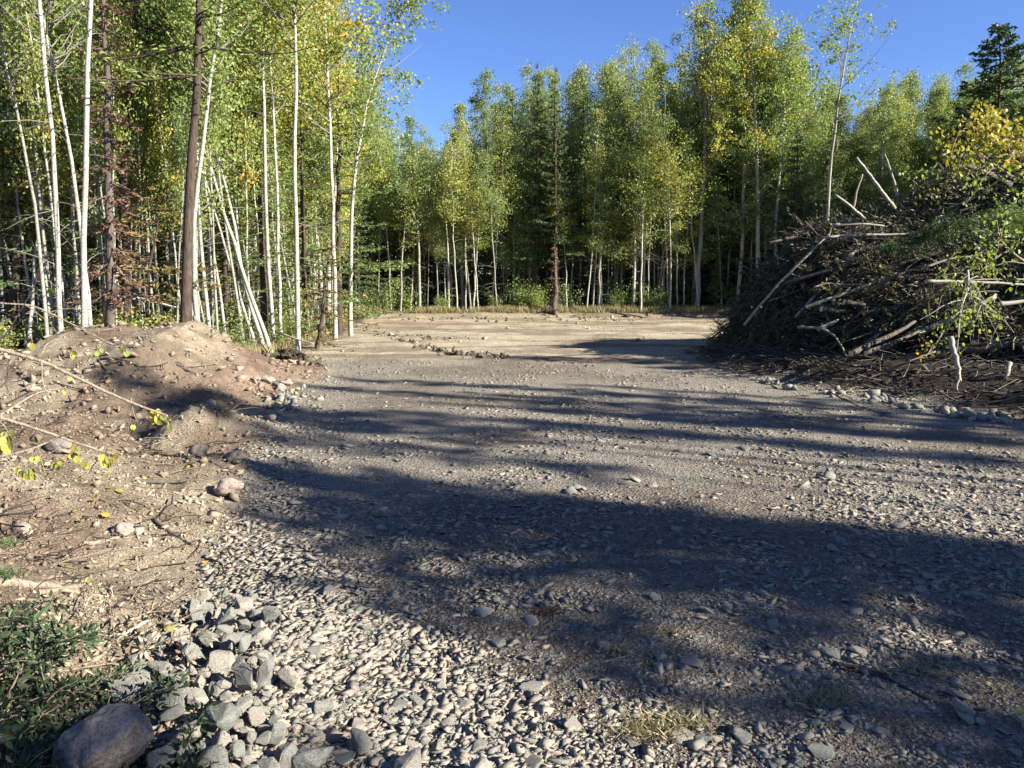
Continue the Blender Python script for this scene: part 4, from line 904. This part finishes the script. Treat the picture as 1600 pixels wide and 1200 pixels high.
# logs lying in the pile: each its own object
def log_mesh(seed, L, r, mat='log', bend=.05, taper=.75, seg=8, stubs=3):
    g_ = np.random.default_rng(seed); t = np.linspace(-.5, .5, seg); P = np.stack([t * L, bend * L * (t ** 2 * 4 - .5) * g_.normal(0, 1) + g_.normal(0, r * .25, seg), bend * L * (t ** 2 * 4 - .5) * g_.normal(0, 1) + g_.normal(0, r * .25, seg)], 1)
    rr = r * np.linspace(1, taper, seg) * (1 + g_.normal(0, .04, seg)); V, Fq = tubes(P[None], rr[None], 9); parts = [(V, Fq)]
    if stubs:
        st = P[g_.integers(1, seg - 1, stubs)]; dd = rand_dirs(stubs, g_) * np.array([.5, 1, 1]); tt = np.linspace(0, 1, 3)[None, :, None]
        parts.append(tubes(st[:, None] + dd[:, None] * tt * r * g_.uniform(2, 6, (stubs, 1, 1)), np.full((stubs, 1), r * .25) * np.linspace(1, .5, 3)[None], 5))
    VV, FF = join(parts)
    c0 = len(VV); VV = np.concatenate([VV, P[:1] - [[r * .1, 0, 0]], P[-1:] + [[r * .1, 0, 0]]])
    k0 = np.arange(9); e = (seg - 1) * 9
    caps = np.concatenate([np.stack([np.full(9, c0), (k0 + 1) % 9, k0], 1), np.stack([np.full(9, c0 + 1), e + k0, e + (k0 + 1) % 9], 1)])
    return make_mesh('log', VV, [(FF, 0), (caps, 1)], [M[mat], M['wood']], True)
LOGS = [log_mesh(2000 + i, 1.0, .035 + .012 * (i % 3), 'log' if i != 4 else 'log_pale', .04, .7) for i in range(9)]
n = 0; P, N = pile_surf(900, g, 4.6, 13)
for i in range(900):
    if n >= 72: break
    p, nn = P[i], N[i]
    if p[1] > 17: continue
    if g.random() > (1.0 if p[2] < 2.3 else .35): continue
    L = g.uniform(.8, 2.6); d = np.array([1, g.normal(0, .35), g.normal(.12, .28)]); d -= nn * (d @ nn) * .97; d /= np.linalg.norm(d)
    o = obj('log', LOGS[int(g.integers(9))]); q_ = Vector(d).to_track_quat('X', 'Z'); o.rotation_mode = 'QUATERNION'; o.rotation_quaternion = q_
    s = g.uniform(.5, 1.15); o.scale = (L, s, s); o.location = Vector(p + nn * .07); n += 1
    low = p[2] < 1.3
    tag(o, 'grey log jammed in the lower front of the brush pile' if low else 'grey log jumbled high in the brush pile', 'log', 'logs low in the brush pile' if low else 'logs high in the brush pile')

def pile_hit(px, py):
    x = (px - 800) / F; v = (600 - py) / F; d = np.array([x, cp + v * sp, -sp + v * cp]); yy = np.linspace(8.5, 17, 400); P = d[None] * (yy / d[1])[:, None]
    h = pile_h(P[:, 0], yy); top = height(P[:, 0], yy) - .12 + h * .93 + (.55 * fbm(P[:, 0], yy, 1.1, 5, 33) + .25 * fbm(P[:, 0], yy, 5, 3, 34)) * smooth(.05, .9, h)
    hit = (P[:, 2] + CAM_Z < top) & (h > .05); return float(yy[int(np.argmax(hit))]) if hit.any() else 99.

def pole(pts, Ys, r, label, mat='log_pale', name='log', cat='log', twigs=0, leaves=0, leafmat='leaf_near', tl=.5, ls=.055, m=7, seed=None, zg=None, cap=True, clus=.07, droop=.3, lie=False):
    """a stick through photograph points at given distances; twigs and leaves become its parts"""
    g_ = np.random.default_rng(seed or int(pts[0][0] * 3 + pts[0][1])); Ys = Ys if hasattr(Ys, '__len__') else [Ys] * len(pts)
    A = np.array([at(a, b, y) for (a, b), y in zip(pts, Ys)]); n = max(8, len(A) * 3)
    if not lie and A[0][0] > 3.5 and 9.5 < A[0][1] < 15 and pts[0][1] > 300:
        A = np.array([at(a, b, min(y, pile_hit(a, b) - .09)) for (a, b), y in zip(pts, Ys)])
    if lie:
        A = np.array([(*q_, gz(*q_)) for q_ in (on_terrain(a, b) for a, b in pts)])
    s_ = np.linspace(0, 1, len(A)); t = np.linspace(0, 1, n); Pp = np.stack([np.interp(t, s_, A[:, i]) for i in range(3)], 1)
    if lie: Pp[:, 2] = [max(z_, gz(x_, y_) + r * .5) for x_, y_, z_ in Pp]
    Pp[1:-1] = (Pp[:-2] + 2 * Pp[1:-1] + Pp[2:]) / 4; Pp += g_.normal(0, r * .12, Pp.shape)
    o0 = Pp[0].copy(); Pp = Pp - o0; rr = (r if hasattr(r, '__len__') else np.linspace(r, r * .5, n))
    V, Fq = tubes(Pp[None], np.asarray(rr)[None], m); c0 = len(V); V = np.concatenate([V, Pp[:1], Pp[-1:]]); k0 = np.arange(m); e = (n - 1) * m
    caps = np.concatenate([np.stack([np.full(m, c0), (k0 + 1) % m, k0], 1), np.stack([np.full(m, c0 + 1), e + k0, e + (k0 + 1) % m], 1)])
    o = obj(name, make_mesh(name, V, [(Fq, 0), (caps, 1)], [M[mat], M['wood']], True), None, tuple(o0)); tag(o, label, cat)
    if twigs:
        i0 = g_.integers(1, n, twigs); main = Pp[-1] / np.linalg.norm(Pp[-1]); dd = rand_dirs(twigs, g_) + main * .7; dd /= np.linalg.norm(dd, axis=1, keepdims=True); tt = np.linspace(0, 1, 5)[None, :, None]
        ln = tl * g_.uniform(.35, 1, twigs)[:, None, None]; TP = Pp[i0][:, None] + dd[:, None] * ln * tt - np.array([0, 0, droop]) * ln * tt ** 2 + g_.normal(0, tl * .02, (twigs, 5, 3)) * tt
        for q in range(min(twigs, 14)):
            tv, tf = tubes(TP[q:q + 1], (np.linspace(1, .3, 5) * min(r * .5, .012))[None], 4); obj('twig', make_mesh('twig', tv, [(tf, 0)], [M[mat if mat != 'log_pale' else 'twig']]), o)
        if twigs > 14:
            tv, tf = tubes(TP[14:], np.tile(np.linspace(1, .3, 5) * min(r * .4, .009), (twigs - 14, 1)), 4); oo = obj('fine_twigs', make_mesh('fine_twigs', tv, [(tf, 0)], [M['twig']]), o); oo['kind'] = 'stuff'
        if leaves:
            ti = g_.integers(0, twigs, leaves); u = g_.uniform(.55, 1, leaves) * 3.99; k1 = u.astype(int)
            C = TP[ti, k1] + g_.normal(0, clus, (leaves, 3)); ax = rand_dirs(leaves, g_); ax[:, 2] -= .7; ax /= np.linalg.norm(ax, axis=1, keepdims=True)
            lz = ls * g_.uniform(.75, 1.2, leaves); lv, lf = leaves6(C, ax, lz, lz * .85, g_); oo = obj('leaves', make_mesh('leaves', lv, [(lf, 0)], [M[leafmat]]), o)
            if leaves > 60: oo['kind'] = 'stuff'
    return o

# poles and logs one can tell apart on the pile
pole([(1163, 508), (1190, 475), (1222, 438), (1258, 402), (1296, 366)], [15.5, 15.5, 15.4, 15.2, 15.2], .034, 'long white pole leaning up the left flank of the brush pile', twigs=3, leaves=14, tl=.4)
pole([(1288, 371), (1340, 367), (1400, 367), (1445, 362), (1472, 364)], 13.4, .026, 'long grey horizontal pole across the flat shoulder of the pile', 'log_pale', twigs=3)
pole([(1300, 352), (1345, 349), (1382, 353)], 14.8, .034, 'short thick white log lying on the flat shoulder of the pile')
pole([(1458, 365), (1468, 342)], 13.3, .03, 'stub of cut branch pointing up at the end of the horizontal pole')
pole([(1398, 325), (1378, 300), (1358, 272), (1338, 247)], [15.8, 15.6, 15.5, 15.3], .042, 'thick white broken log sticking up left from the pile top', seed=8)
pole([(1404, 308), (1397, 285), (1390, 262), (1382, 240)], 16., .032, 'thinner white log sticking up right of the thick broken one')
pole([(1352, 343), (1335, 328), (1318, 313), (1305, 304)], 15.6, .034, 'short white log pointing up left below the thick broken one')
pole([(1333, 330), (1338, 300), (1348, 272)], 16.0, .03, 'thin grey stick standing behind the thick broken log', 'twig')
pole([(1578, 288), (1545, 272), (1505, 257)], [14.5, 14.2, 14.0], .06, 'thick grey log jutting left near the top of the pile', 'log')
pole([(1650, 232), (1610, 238), (1575, 246)], [14.2, 14.1, 14.0], .07, 'pale log at the right edge below the yellow leaves')
pole([(1485, 528), (1490, 550), (1497, 572), (1500, 596)], [10.7, 10.6, 10.5, 10.4], .042, 'upright broken pale log standing at the front of the pile', seed=4)
pole([(1500, 590), (1494, 606), (1500, 622), (1515, 636)], [10.4, 10.3, 10.2, 10.0], .014, 'torn root trailing from the foot of the upright log', 'twig')
pole([(1578, 566), (1572, 590), (1562, 612)], [10.4, 10.3, 10.2], .034, 'shorter broken log leaning at the right front of the pile', 'log_pale')
pole([(1535, 594), (1560, 598)], 11.4, .03, 'short pale stick lying left of the shorter broken log')
pole([(1330, 552), (1360, 538), (1400, 520), (1430, 503)], [11.6, 11.8, 12.0, 12.2], .05, 'long diagonal log rising right in the middle of the pile front', 'log')
pole([(1352, 552), (1390, 538), (1435, 518)], [11.4, 11.6, 11.9], .04, 'second diagonal log directly below the longer one', 'log')
pole([(1245, 511), (1285, 512), (1308, 528), (1322, 556)], [13.2, 13.0, 12.7, 12.4], .025, 'crooked pale branch bending down at the left of the pile front', 'twig')
pole([(1278, 515), (1310, 500)], 13.7, .05, 'short pale log end at the left of the pile front')
pole([(1283, 483), (1320, 487)], 13.4, .05, 'stubby grey log end seen lengthwise left of centre of the pile', 'log')
pole([(1318, 472), (1352, 476)], 13.4, .055, 'thick short grey log end above the stubby one', 'log')
pole([(1272, 449), (1290, 442), (1320, 445), (1358, 443)], 13.2, .016, 'thin white twig reaching left from the middle of the pile', 'twig', twigs=6, leaves=16, tl=.35)
pole([(1358, 455), (1380, 442), (1402, 430)], [13, 12.9, 12.8], .05, 'dark stub with orange leaves in the middle of the pile', 'log', twigs=6, leaves=26, leafmat='leaf_gold', tl=.35)
pole([(1445, 440), (1490, 440), (1545, 442), (1620, 446)], [11.6, 11.6, 11.7, 11.8], .032, 'long thin grey pole lying level toward the right edge', 'log_pale', m=6)
pole([(1460, 444), (1520, 437), (1600, 436)], [11.7, 11.8, 11.9], .018, 'thin stick just above the level pole at the right edge', 'twig')
pole([(1560, 476), (1580, 474), (1620, 469)], 11.3, .045, 'pale broken pole end at the right edge below the leafy spray')
pole([(1512, 422), (1514, 450), (1505, 470), (1498, 492)], [11.4, 11.3, 11.2, 11.2], .018, 'leafy spray of white aspen twigs hanging before the pile', 'bark_white', twigs=26, leaves=190, leafmat='leaf', tl=.75, ls=.06, clus=.09)
pole([(1512, 450), (1530, 470), (1545, 490)], [11.3, 11.2, 11.1], .014, 'smaller white aspen twig hanging right of the leafy spray', 'bark_white', twigs=14, leaves=90, leafmat='leaf', tl=.6, ls=.06)
pole([(1475, 515), (1468, 530), (1455, 545), (1445, 560)], [12.2, 12.1, 12.0, 11.9], .014, 'pale twig with a few leaves left of the upright log', 'twig', twigs=7, leaves=24, tl=.3)
pole([(1418, 566), (1440, 557), (1462, 549)], [11.8, 11.8, 11.8], .016, 'thin pale stick lying above the grass at the pile foot', 'twig')
pole([(1440, 572), (1452, 582), (1465, 592)], 11.3, .035, 'short dark stick below the upright log', 'log')
pole([(1640, 240), (1590, 222), (1545, 215), (1500, 205)], [13.4, 13.2, 13.0, 12.9], .03, 'felled branch full of yellow leaves on top of the pile', 'twig', twigs=40, leaves=900, leafmat='leaf_gold', tl=.95, ls=.075, clus=.11)
pole([(1650, 300), (1600, 285), (1560, 262), (1530, 240)], [13.2, 13.0, 12.9, 12.9], .03, 'felled branch with green and yellow leaves under the yellow one', 'twig', twigs=18, leaves=190, leafmat='leaf', tl=.9, ls=.07, clus=.11)
pole([(1650, 440), (1600, 410), (1575, 390), (1560, 370)], [11.8, 11.7, 11.7, 11.7], .03, 'green leafed branch hanging down the right side of the pile', 'twig', twigs=20, leaves=150, leafmat='leaf', tl=.8, ls=.065, clus=.1)
pole([(1440, 420), (1480, 405), (1520, 400), (1540, 410)], 12.2, .02, 'leafy green branch above the white aspen spray', 'twig', twigs=18, leaves=170, leafmat='leaf', tl=.5, ls=.06)
pole([(1420, 300), (1450, 285), (1490, 262), (1520, 245)], [16, 15.8, 15.6, 15.4], .02, 'bushy felled branch with green leaves at the pile crest', 'twig', twigs=20, leaves=260, leafmat='leaf', tl=.6, ls=.07, clus=.12)

def bough(pts, Ys, label, mat, n=16, tl=.6, per=60):
    """a cut conifer bough: stem with flat sprays of needles"""
    o = pole(pts, Ys, .02, label, 'twig_dark', 'conifer_bough', 'branch'); g_ = np.random.default_rng(int(pts[0][0] + pts[0][1]))
    A = np.array([at(a, b, y) for (a, b), y in zip(pts, Ys)]); A = A - A[0]; s_ = np.linspace(0, 1, len(A)); u = g_.random(n * per // 4)
    B = np.stack([np.interp(u, s_, A[:, i]) for i in range(3)], 1); dd = rand_dirs(len(u), g_) * np.array([1, .6, .6]); dd[:, 2] -= .35; dd /= np.linalg.norm(dd, axis=1, keepdims=True)
    ii = np.repeat(np.arange(len(u)), 16); v = g_.random(len(ii)); C = B[ii] + dd[ii] * (v * tl * (1.15 - u[ii]))[:, None] + g_.normal(0, .01, (len(ii), 3))
    ax = dd[ii] + rand_dirs(len(ii), g_) * .7; ax /= np.linalg.norm(ax, axis=1, keepdims=True); V, Fc = blades(C, ax, np.full(len(ii), .06), np.full(len(ii), .009), g_)
    obj('needles', make_mesh('needles', V, [(Fc, 0)], [M[mat]]), o)
bough([(1470, 355), (1440, 370), (1405, 380), (1380, 390)], [13.6, 13.5, 13.4, 13.4], 'green conifer bough lying under the horizontal pole', 'needle', 22, .55)
bough([(1530, 340), (1500, 345), (1470, 350), (1445, 362)], [13.4, 13.3, 13.3, 13.3], 'green conifer bough right of the horizontal pole end', 'needle', 20, .55)
bough([(1650, 320), (1610, 325), (1580, 335), (1555, 352)], [12.4, 12.3, 12.2, 12.2], 'sunlit green conifer bough at the right edge of the pile', 'needle_light', 30, .7)

# debris at the pile foot
tuft(1370, 566, 300, .28, 'pale grass wisp caught in sunlight at the pile foot')
tuft(1280, 590, 220, .26, 'green grass tuft where the pile foot meets the roadside rocks')
tuft(1400, 562, 150, .2, 'small grass wisp beside the sunlit one at the pile foot')

# ------------------------------------------------------------------ left bank: sticks, roots, leaves
pole([(215, 755), (260, 753), (310, 754), (348, 746)], [5.9, 6.0, 6.1, 6.2], .018, 'reddish stick lying on the bank ending at the grey boulder', 'log', lie=True)
pole([(190, 711), (240, 711), (290, 718), (340, 736), (380, 748)], [6.6, 6.7, 6.8, 6.8, 6.8], .010, 'long dark bent root above the reddish stick', 'twig_dark', name='root', cat='root', lie=True)
pole([(130, 855), (160, 850), (197, 842)], [4.3, 4.35, 4.4], .014, 'pale straight stick below the small round stone', 'twig', lie=True)
pole([(-20, 912), (30, 918), (75, 921), (130, 922)], [3.4, 3.45, 3.5, 3.5], .026, 'thick pale log lying at the left edge above the dark leaves', 'twig', lie=True)
pole([(60, 930), (100, 933), (160, 935)], [3.5, 3.5, 3.5], .014, 'thin pale stick just below the thick log at the left edge', 'twig', lie=True)
pole([(185, 1005), (215, 990), (238, 972)], [3.1, 3.15, 3.2], .012, 'short pale stick at the edge of the stone heap', 'log_pale', lie=True)
pole([(240, 820), (265, 835), (310, 860)], [4.9, 4.8, 4.7], .014, 'grey weathered root half buried right of the round stone', 'log', name='root', cat='root', lie=True)
pole([(165, 572), (190, 570), (225, 577), (262, 573)], [10.2, 10.4, 10.5, 10.6], .016, 'dark forked twig lying on the face of the mound', 'twig_dark', twigs=4, tl=.5, lie=True)
pole([(278, 572), (290, 580), (308, 588)], [10.5, 10.4, 10.3], .03, 'pale stick on the right face of the mound', 'log', lie=True)
pole([(150, 600), (120, 625), (95, 640)], [9.8, 9.5, 9.3], .014, 'dark branch crossing the shaded left foot of the mound', 'twig_dark', twigs=5, tl=.5, lie=True)
pole([(0, 650), (60, 615), (140, 604)], [6.5, 7.5, 8.5], .014, 'long curved grey branch on the left slope below the mound', 'twig', lie=True)
pole([(205, 572), (150, 560), (170, 590)], [10.5, 10.3, 10.1], .02, 'dark root knob protruding from the mound face', 'twig_dark', name='root', cat='root', lie=True)
pole([(430, 565), (410, 540), (400, 528)], [15, 15.2, 15.3], .02, 'stub of root at the foot of the leaning poles', 'twig_dark', name='root', cat='root')
pole([(183, 462), (230, 468), (275, 480)], [15, 15.3, 15.6], .03, 'fallen pale pole between the dark trunks behind the mound', 'bark_white')
pole([(140, 355), (175, 405), (215, 460), (256, 510)], [15.2, 15.1, 15, 15], .012, 'thin bare pole slanting down right behind the mound', 'twig')
pole([(430, 517), (455, 527), (490, 537)], [18, 17.8, 17.6], .03, 'fallen pale stick among the trunks at the clearing edge', 'log_pale')
pole([(540, 487), (552, 486), (562, 478)], [24, 24, 24], .03, 'cut pale stick lying by the leaning white aspen', 'log_pale', twigs=3, leaves=12, tl=.6)
pole([(940, 1038), (975, 1030), (1000, 1020)], [2.95, 3.0, 3.05], .005, 'small pink twig in the shaded gravel', 'twig', lie=True)
pole([(1310, 1048), (1370, 1060), (1420, 1082), (1455, 1105)], [2.95, 2.9, 2.8, 2.72], .008, 'strip of dark root lying across the fine soil at lower right', 'twig_dark', name='root', cat='root', lie=True)
pole([(1300, 1046), (1340, 1052), (1385, 1062)], [2.97, 2.93, 2.87], .012, 'clod of bark at the upper end of the root strip', 'twig_dark', name='bark_strip', cat='bark', lie=True)

# bare roots and twigs strewn over the bank: individual, alike
g = np.random.default_rng(303)
TW = []
for i in range(8):
    t = np.linspace(-.5, .5, 7); Pp = np.stack([t, .12 * g.normal() * (t ** 2 * 4 - .5) + g.normal(0, .02, 7), .06 + .05 * g.normal() * (t ** 2 * 4) + g.normal(0, .008, 7)], 1)
    side = np.stack([np.linspace(0, .25, 7), np.linspace(0, .22, 7) * g.choice([-1, 1]), np.linspace(.06, .1, 7)], 1) + [Pp[3][0], Pp[3][1], 0]
    V, Fq = tubes(np.stack([Pp, side]), np.stack([np.linspace(.012, .005, 7), np.linspace(.007, .003, 7)]), 5); TW.append((make_mesh('twig', V, [(Fq, 0)], [M['twig']]), make_mesh('twig', V, [(Fq, 0)], [M['twig_dark']])))
for i in range(200):
    px = g.uniform(-40, 400) if i < 165 else g.uniform(1200, 1640); py = g.uniform(690, 940) if i < 120 else (g.uniform(540, 680) if i < 165 else g.uniform(575, 640)); x, y = on_ground(px, py, .25 if i < 165 else .1)
    if i < 165 and x > left_edge(y) - .05: continue
    o = obj('twig', TW[i % 8][int(g.integers(2))]); s = g.uniform(.2, .55) * (1 if i < 120 else 1.8); o.scale = (s, s, s * .8); o.rotation_euler = (g.normal(0, .1), g.normal(0, .12), g.uniform(0, 6.28)); o.location = (x, y, gz(x, y) - .01)
    tag(o, *(('bare twig strewn on the near soil bank', 'twig', 'twigs strewn on the bank') if i < 120 else ('bare twig lying about the earth mound', 'twig', 'twigs about the mound') if i < 165 else ('bare twig in the dark soil below the brush pile', 'twig', 'twigs below the brush pile')))

# dark leafy cut branches in the bottom left corner
g = np.random.default_rng(311)
def leafy(seed, n=90, L=.42):
    g_ = np.random.default_rng(seed); t = np.linspace(0, 1, 6); P = np.stack([t * L, .05 * np.sin(t * 3) + g_.normal(0, .006, 6), .09 * np.sin(t * 2.2)], 1)
    st = tubes(P[None], np.linspace(.005, .002, 6)[None], 5); u = g_.uniform(.1, 1, n)
    C0 = np.stack([np.interp(u, t, P[:, i]) for i in range(3)], 1); dd = rand_dirs(n, g_) * np.array([.6, 1, .7]) + [.4, 0, .1]; dd /= np.linalg.norm(dd, axis=1, keepdims=True)
    ln = g_.uniform(.022, .05, n); lv, lf = leaves6(C0 + dd * (ln * .6 + g_.uniform(0, .06, n))[:, None], dd, ln, ln * .42, g_)
    return make_mesh('stem', st[0], [(st[1], 0)], [M['twig']]), lv, lf
LB_ = []
for i in range(7):
    s_, lv, lf = leafy(i + 5); LB_.append((s_, make_mesh('leaves', lv, [(lf, 0)], [M['leaf_dark'] if i % 3 else M['leaf_dark']])))
LDRY = []
for i in range(2):
    s_, lv, lf = leafy(i + 50, 30); LDRY.append((s_, make_mesh('leaves', lv, [(lf, 0)], [M['leaf_dry']])))
for i in range(120):
    py = g.uniform(975, 1240); xm = 40 + 215 * smooth(960, 1090, py) - 90 * smooth(1110, 1200, py); px = g.uniform(-120, xm + 30)
    dry = i % 7 == 0
    if dry: px = g.uniform(60, 260); py = g.uniform(900, 1000)
    x, y = on_ground(px, py, .3); ms = LDRY[i % 2] if dry else LB_[i % 7]
    o = empty('leafy_branch', (x, y, gz(x, y) + g.uniform(0, .05)), g.uniform(0, 6.28)); s = g.uniform(.5, 1.0); o.scale = (s, s, s); o.rotation_euler = (g.normal(0, .4), g.normal(0, .3), g.uniform(0, 6.28))
    obj('stem', ms[0], o); obj('leaves', ms[1], o)
    tag(o, *(('dry brown leafed twig on the soil above the dark leaves', 'branch', 'dry leafed twigs on the bank') if dry else ('cut branch with dark pointed leaves ' + ('against the left border of the picture' if px < 40 else 'behind the big brown boulder' if py < 1120 else 'beside and below the big brown boulder'), 'branch', 'dark leafed branches ' + ('at the left border' if px < 40 else 'behind the boulder' if py < 1120 else 'beside the boulder'))))
tuft(5, 950, 300, .07, 'dark green needle spray at the left edge above the leaves', 'needle', 1.0)
tuft(5, 1005, 300, .07, 'second dark green needle spray at the left edge lower down', 'needle', 1.0)

# fallen yellow leaves
ax = np.array([[1., 0, 0]]); lv, lf = leaves6(np.zeros((1, 3)), ax, [.05], [.045], np.random.default_rng(1)); 
lv = lv - lv.mean(0); FL = []
for i, mm in enumerate(('leaf_near', 'leaf_dry')):
    V = np.array([(-.5, 0, 0), (-.35, .42, .06), (.1, .46, .1), (.5, 0, .02), (.1, -.46, .1), (-.35, -.42, .06)]) * .05; FL.append(make_mesh('fallen_leaf', V, [(np.array([[0, 1, 2, 3], [0, 3, 4, 5]]), 0)], [M[mm]]))
pts_ = [(265, 992), (100, 892), (128, 890), (187, 775), (173, 768), (95, 727), (130, 750), (58, 692), (165, 815), (145, 790)] + [(g.uniform(20, 340), g.uniform(700, 930)) for _ in range(20)]
for i, (px, py) in enumerate(pts_):
    x, y = on_terrain(px, py); near = i < 10; o = obj('fallen_leaf', FL[0 if near or i % 3 else 1]); s = 1.1 if near else g.uniform(.5, .9); o.scale = (s, s, s)
    o.rotation_euler = (g.normal(0, .4), g.normal(0, .4), g.uniform(0, 6.28)); o.location = (x, y, gz(x, y) + .02)
    tag(o, 'fallen aspen leaf resting on the soil bank', 'leaf', 'fallen aspen leaves on the bank')
o = obj('fallen_leaf', FL[0]); x, y = on_ground(1595, 1130); o.location = (x, y, gz(x, y) + .03); o.scale = (.9,) * 3; tag(o, 'yellow leaf alone on the gravel at the right edge', 'leaf')

# living twigs hanging in from the left, a few metres ahead
pole([(-60, 530), (0, 546), (60, 562), (110, 585), (165, 612), (215, 633), (250, 645), (262, 650)], [3.0, 3.05, 3.1, 3.15, 3.2, 3.25, 3.3, 3.3], .0085, 'long bare pale branch reaching across to a yellow leaf cluster at left', 'twig', 'overhanging_branch', 'branch', seed=71)
pole([(60, 562), (70, 540), (85, 530), (130, 531)], [3.1, 3.1, 3.15, 3.2], .0035, 'thin side twig arching up from the long bare branch', 'twig', 'twig', 'twig')
pole([(65, 563), (66, 600), (78, 625), (93, 642)], [3.1, 3.08, 3.05, 3.05], .003, 'thin twig hanging down from the long bare branch', 'twig', 'twig', 'twig')
pole([(205, 622), (208, 645), (215, 660)], [3.25, 3.25, 3.25], .0025, 'short drooping twig near the end of the long bare branch', 'twig', 'twig', 'twig')
pole([(-60, 640), (0, 652), (50, 668), (100, 685), (150, 702), (180, 710)], [2.9, 2.95, 3.0, 3.05, 3.1, 3.15], .0075, 'second pale branch lower left crossing above green yellow leaves', 'twig', 'overhanging_branch', 'branch', twigs=6, tl=.16, seed=72)
pole([(-60, 722), (0, 714), (50, 702), (80, 688), (109, 674)], [2.85, 2.9, 2.95, 3.0, 3.0], .006, 'pale branch rising right across the second one at lower left', 'twig', 'overhanging_branch', 'branch', twigs=4, tl=.14, seed=73)
pole([(-60, 730), (0, 728), (50, 726), (95, 698)], [2.8, 2.85, 2.9, 2.95], .003, 'thin lowest twig curving up at the left edge', 'twig', 'twig', 'twig')
pole([(-60, 470), (0, 474), (50, 476), (90, 495), (130, 515), (175, 538)], [3.4, 3.4, 3.45, 3.5, 3.5, 3.5], .0045, 'uppermost thin brown twig slanting down over the mound crest', 'twig', 'overhanging_branch', 'branch', twigs=5, tl=.2, seed=74)
pole([(-30, 560), (12, 520), (50, 455), (60, 430)], [3.2, 3.25, 3.3, 3.3], .003, 'thin upright twig crossing the uppermost one at left', 'twig_dark', 'twig', 'twig', twigs=6, tl=.25)
pole([(-30, 620), (10, 600), (14, 560)], [3.2, 3.25, 3.3], .003, 'short dark twig curling up at the left edge', 'twig_dark', 'twig', 'twig', twigs=3, tl=.15)
pole([(0, 1000), (60, 905), (130, 900), (215, 880)], [2.7, 2.9, 3.0, 3.1], .003, 'dark bare twig arching over the thick log at the left edge', 'twig_dark', 'twig', 'twig', twigs=6, tl=.18)

NL = []
for i in range(5):
    th = np.linspace(0, 2 * np.pi, 12, endpoint=False); rad_ = .5 * (1 - .13 * np.cos(th)) ; xx = rad_ * np.cos(th) + .12 * (np.cos(th) > .95); yy = rad_ * .93 * np.sin(th)
    V = np.stack([xx, yy, .18 * np.abs(yy) + .1 * xx * (i - 2) * .5], 1); V = np.concatenate([V, [[0, 0, 0.0]]]) * .031
    NL.append(make_mesh('leaf', V, [(np.array([[12, a, (a + 1) % 12] for a in range(12)]), 0)], [M['leaf_near']], True))
def leaf_cluster(pts, Y, label, s=1.0):
    """hanging leaves joined by thin petioles: one cluster, each leaf a part"""
    A = [at(a, b, Y + g.normal(0, .03)) for a, b in pts]; top = np.mean(A, axis=0) + np.array([0, 0, .045]); o = empty('leaf_cluster', tuple(top)); tag(o, label, 'leaves')
    T = []
    for p in A:
        l = obj('leaf', NL[int(g.integers(5))], o, tuple(p - top)); l.rotation_euler = (R(90) + g.normal(0, .35), R(90) + g.normal(0, .5), g.normal(0, .7)); q = s * g.uniform(.8, 1.1); l.scale = (q, q, q)
        T.append(np.stack([np.zeros(3), (p - top) * .5 + [0, 0, .006], p - top]))
    V, Fq = tubes(np.array(T), np.full((len(T), 3), .0009), 4); obj('petiole', make_mesh('petiole', V, [(Fq, 0)], [M['twig']]), o)['kind'] = 'stuff'
leaf_cluster([(238, 648), (243, 655), (249, 660), (256, 652), (262, 664), (266, 668), (246, 645), (240, 658)], 3.3, 'bright yellow leaf cluster hanging from the tip of the long branch')
leaf_cluster([(206, 672), (208, 668)], 3.25, 'single yellow leaf pair hanging left of the bright cluster', .8)
leaf_cluster([(81, 456)], 3.2, 'single lime leaf hanging before the white trunks', 1.1)
leaf_cluster([(51, 542)], 3.1, 'single yellow leaf hanging above the long branch near the left edge', .95)
leaf_cluster([(117, 552), (113, 556)], 3.2, 'pair of dull green leaves hanging before the mound', .8)
leaf_cluster([(152, 553), (159, 548)], 3.2, 'pair of lime leaves hanging before the mound face', .8)
leaf_cluster([(189, 548), (198, 553), (196, 545)], 3.3, 'yellow and brown leaf trio hanging before the mound face', .8)
leaf_cluster([(109, 592)], 3.2, 'single small yellow leaf hanging below the long branch', .8)
leaf_cluster([(101, 613)], 3.2, 'lowest single small leaf left of the long branch', .8)
leaf_cluster([(3, 690), (8, 700), (14, 686), (17, 697), (6, 680), (12, 706), (18, 677), (2, 706)], 2.95, 'dense green yellow leaf cluster cut by the left edge')
leaf_cluster([(120, 702), (125, 706), (112, 714), (116, 700)], 3.05, 'yellow leaf cluster under the second branch')
leaf_cluster([(124, 722), (131, 726), (137, 728), (120, 718)], 3.05, 'green leaves hanging just below the yellow cluster', .9)
leaf_cluster([(160, 716), (165, 722), (173, 722), (178, 714), (168, 708), (172, 734), (162, 724), (171, 728), (182, 712)], 3.1, 'large lime leaf cluster at the tip of the second branch')
leaf_cluster([(28, 735), (34, 741), (42, 745), (48, 738), (54, 735), (30, 745), (25, 740), (52, 746)], 2.95, 'lime leaf cluster hanging below the rising branch near the left edge')
leaf_cluster([(50, 718), (55, 720), (60, 717)], 3.0, 'three small lime leaves between the branch and the lower cluster', .8)
leaf_cluster([(85, 727), (93, 725), (90, 730)], 3.05, 'small pale leaf group right of the lower lime cluster', .8)
print('triangles', sum(len(m.polygons) for m in bpy.data.meshes))
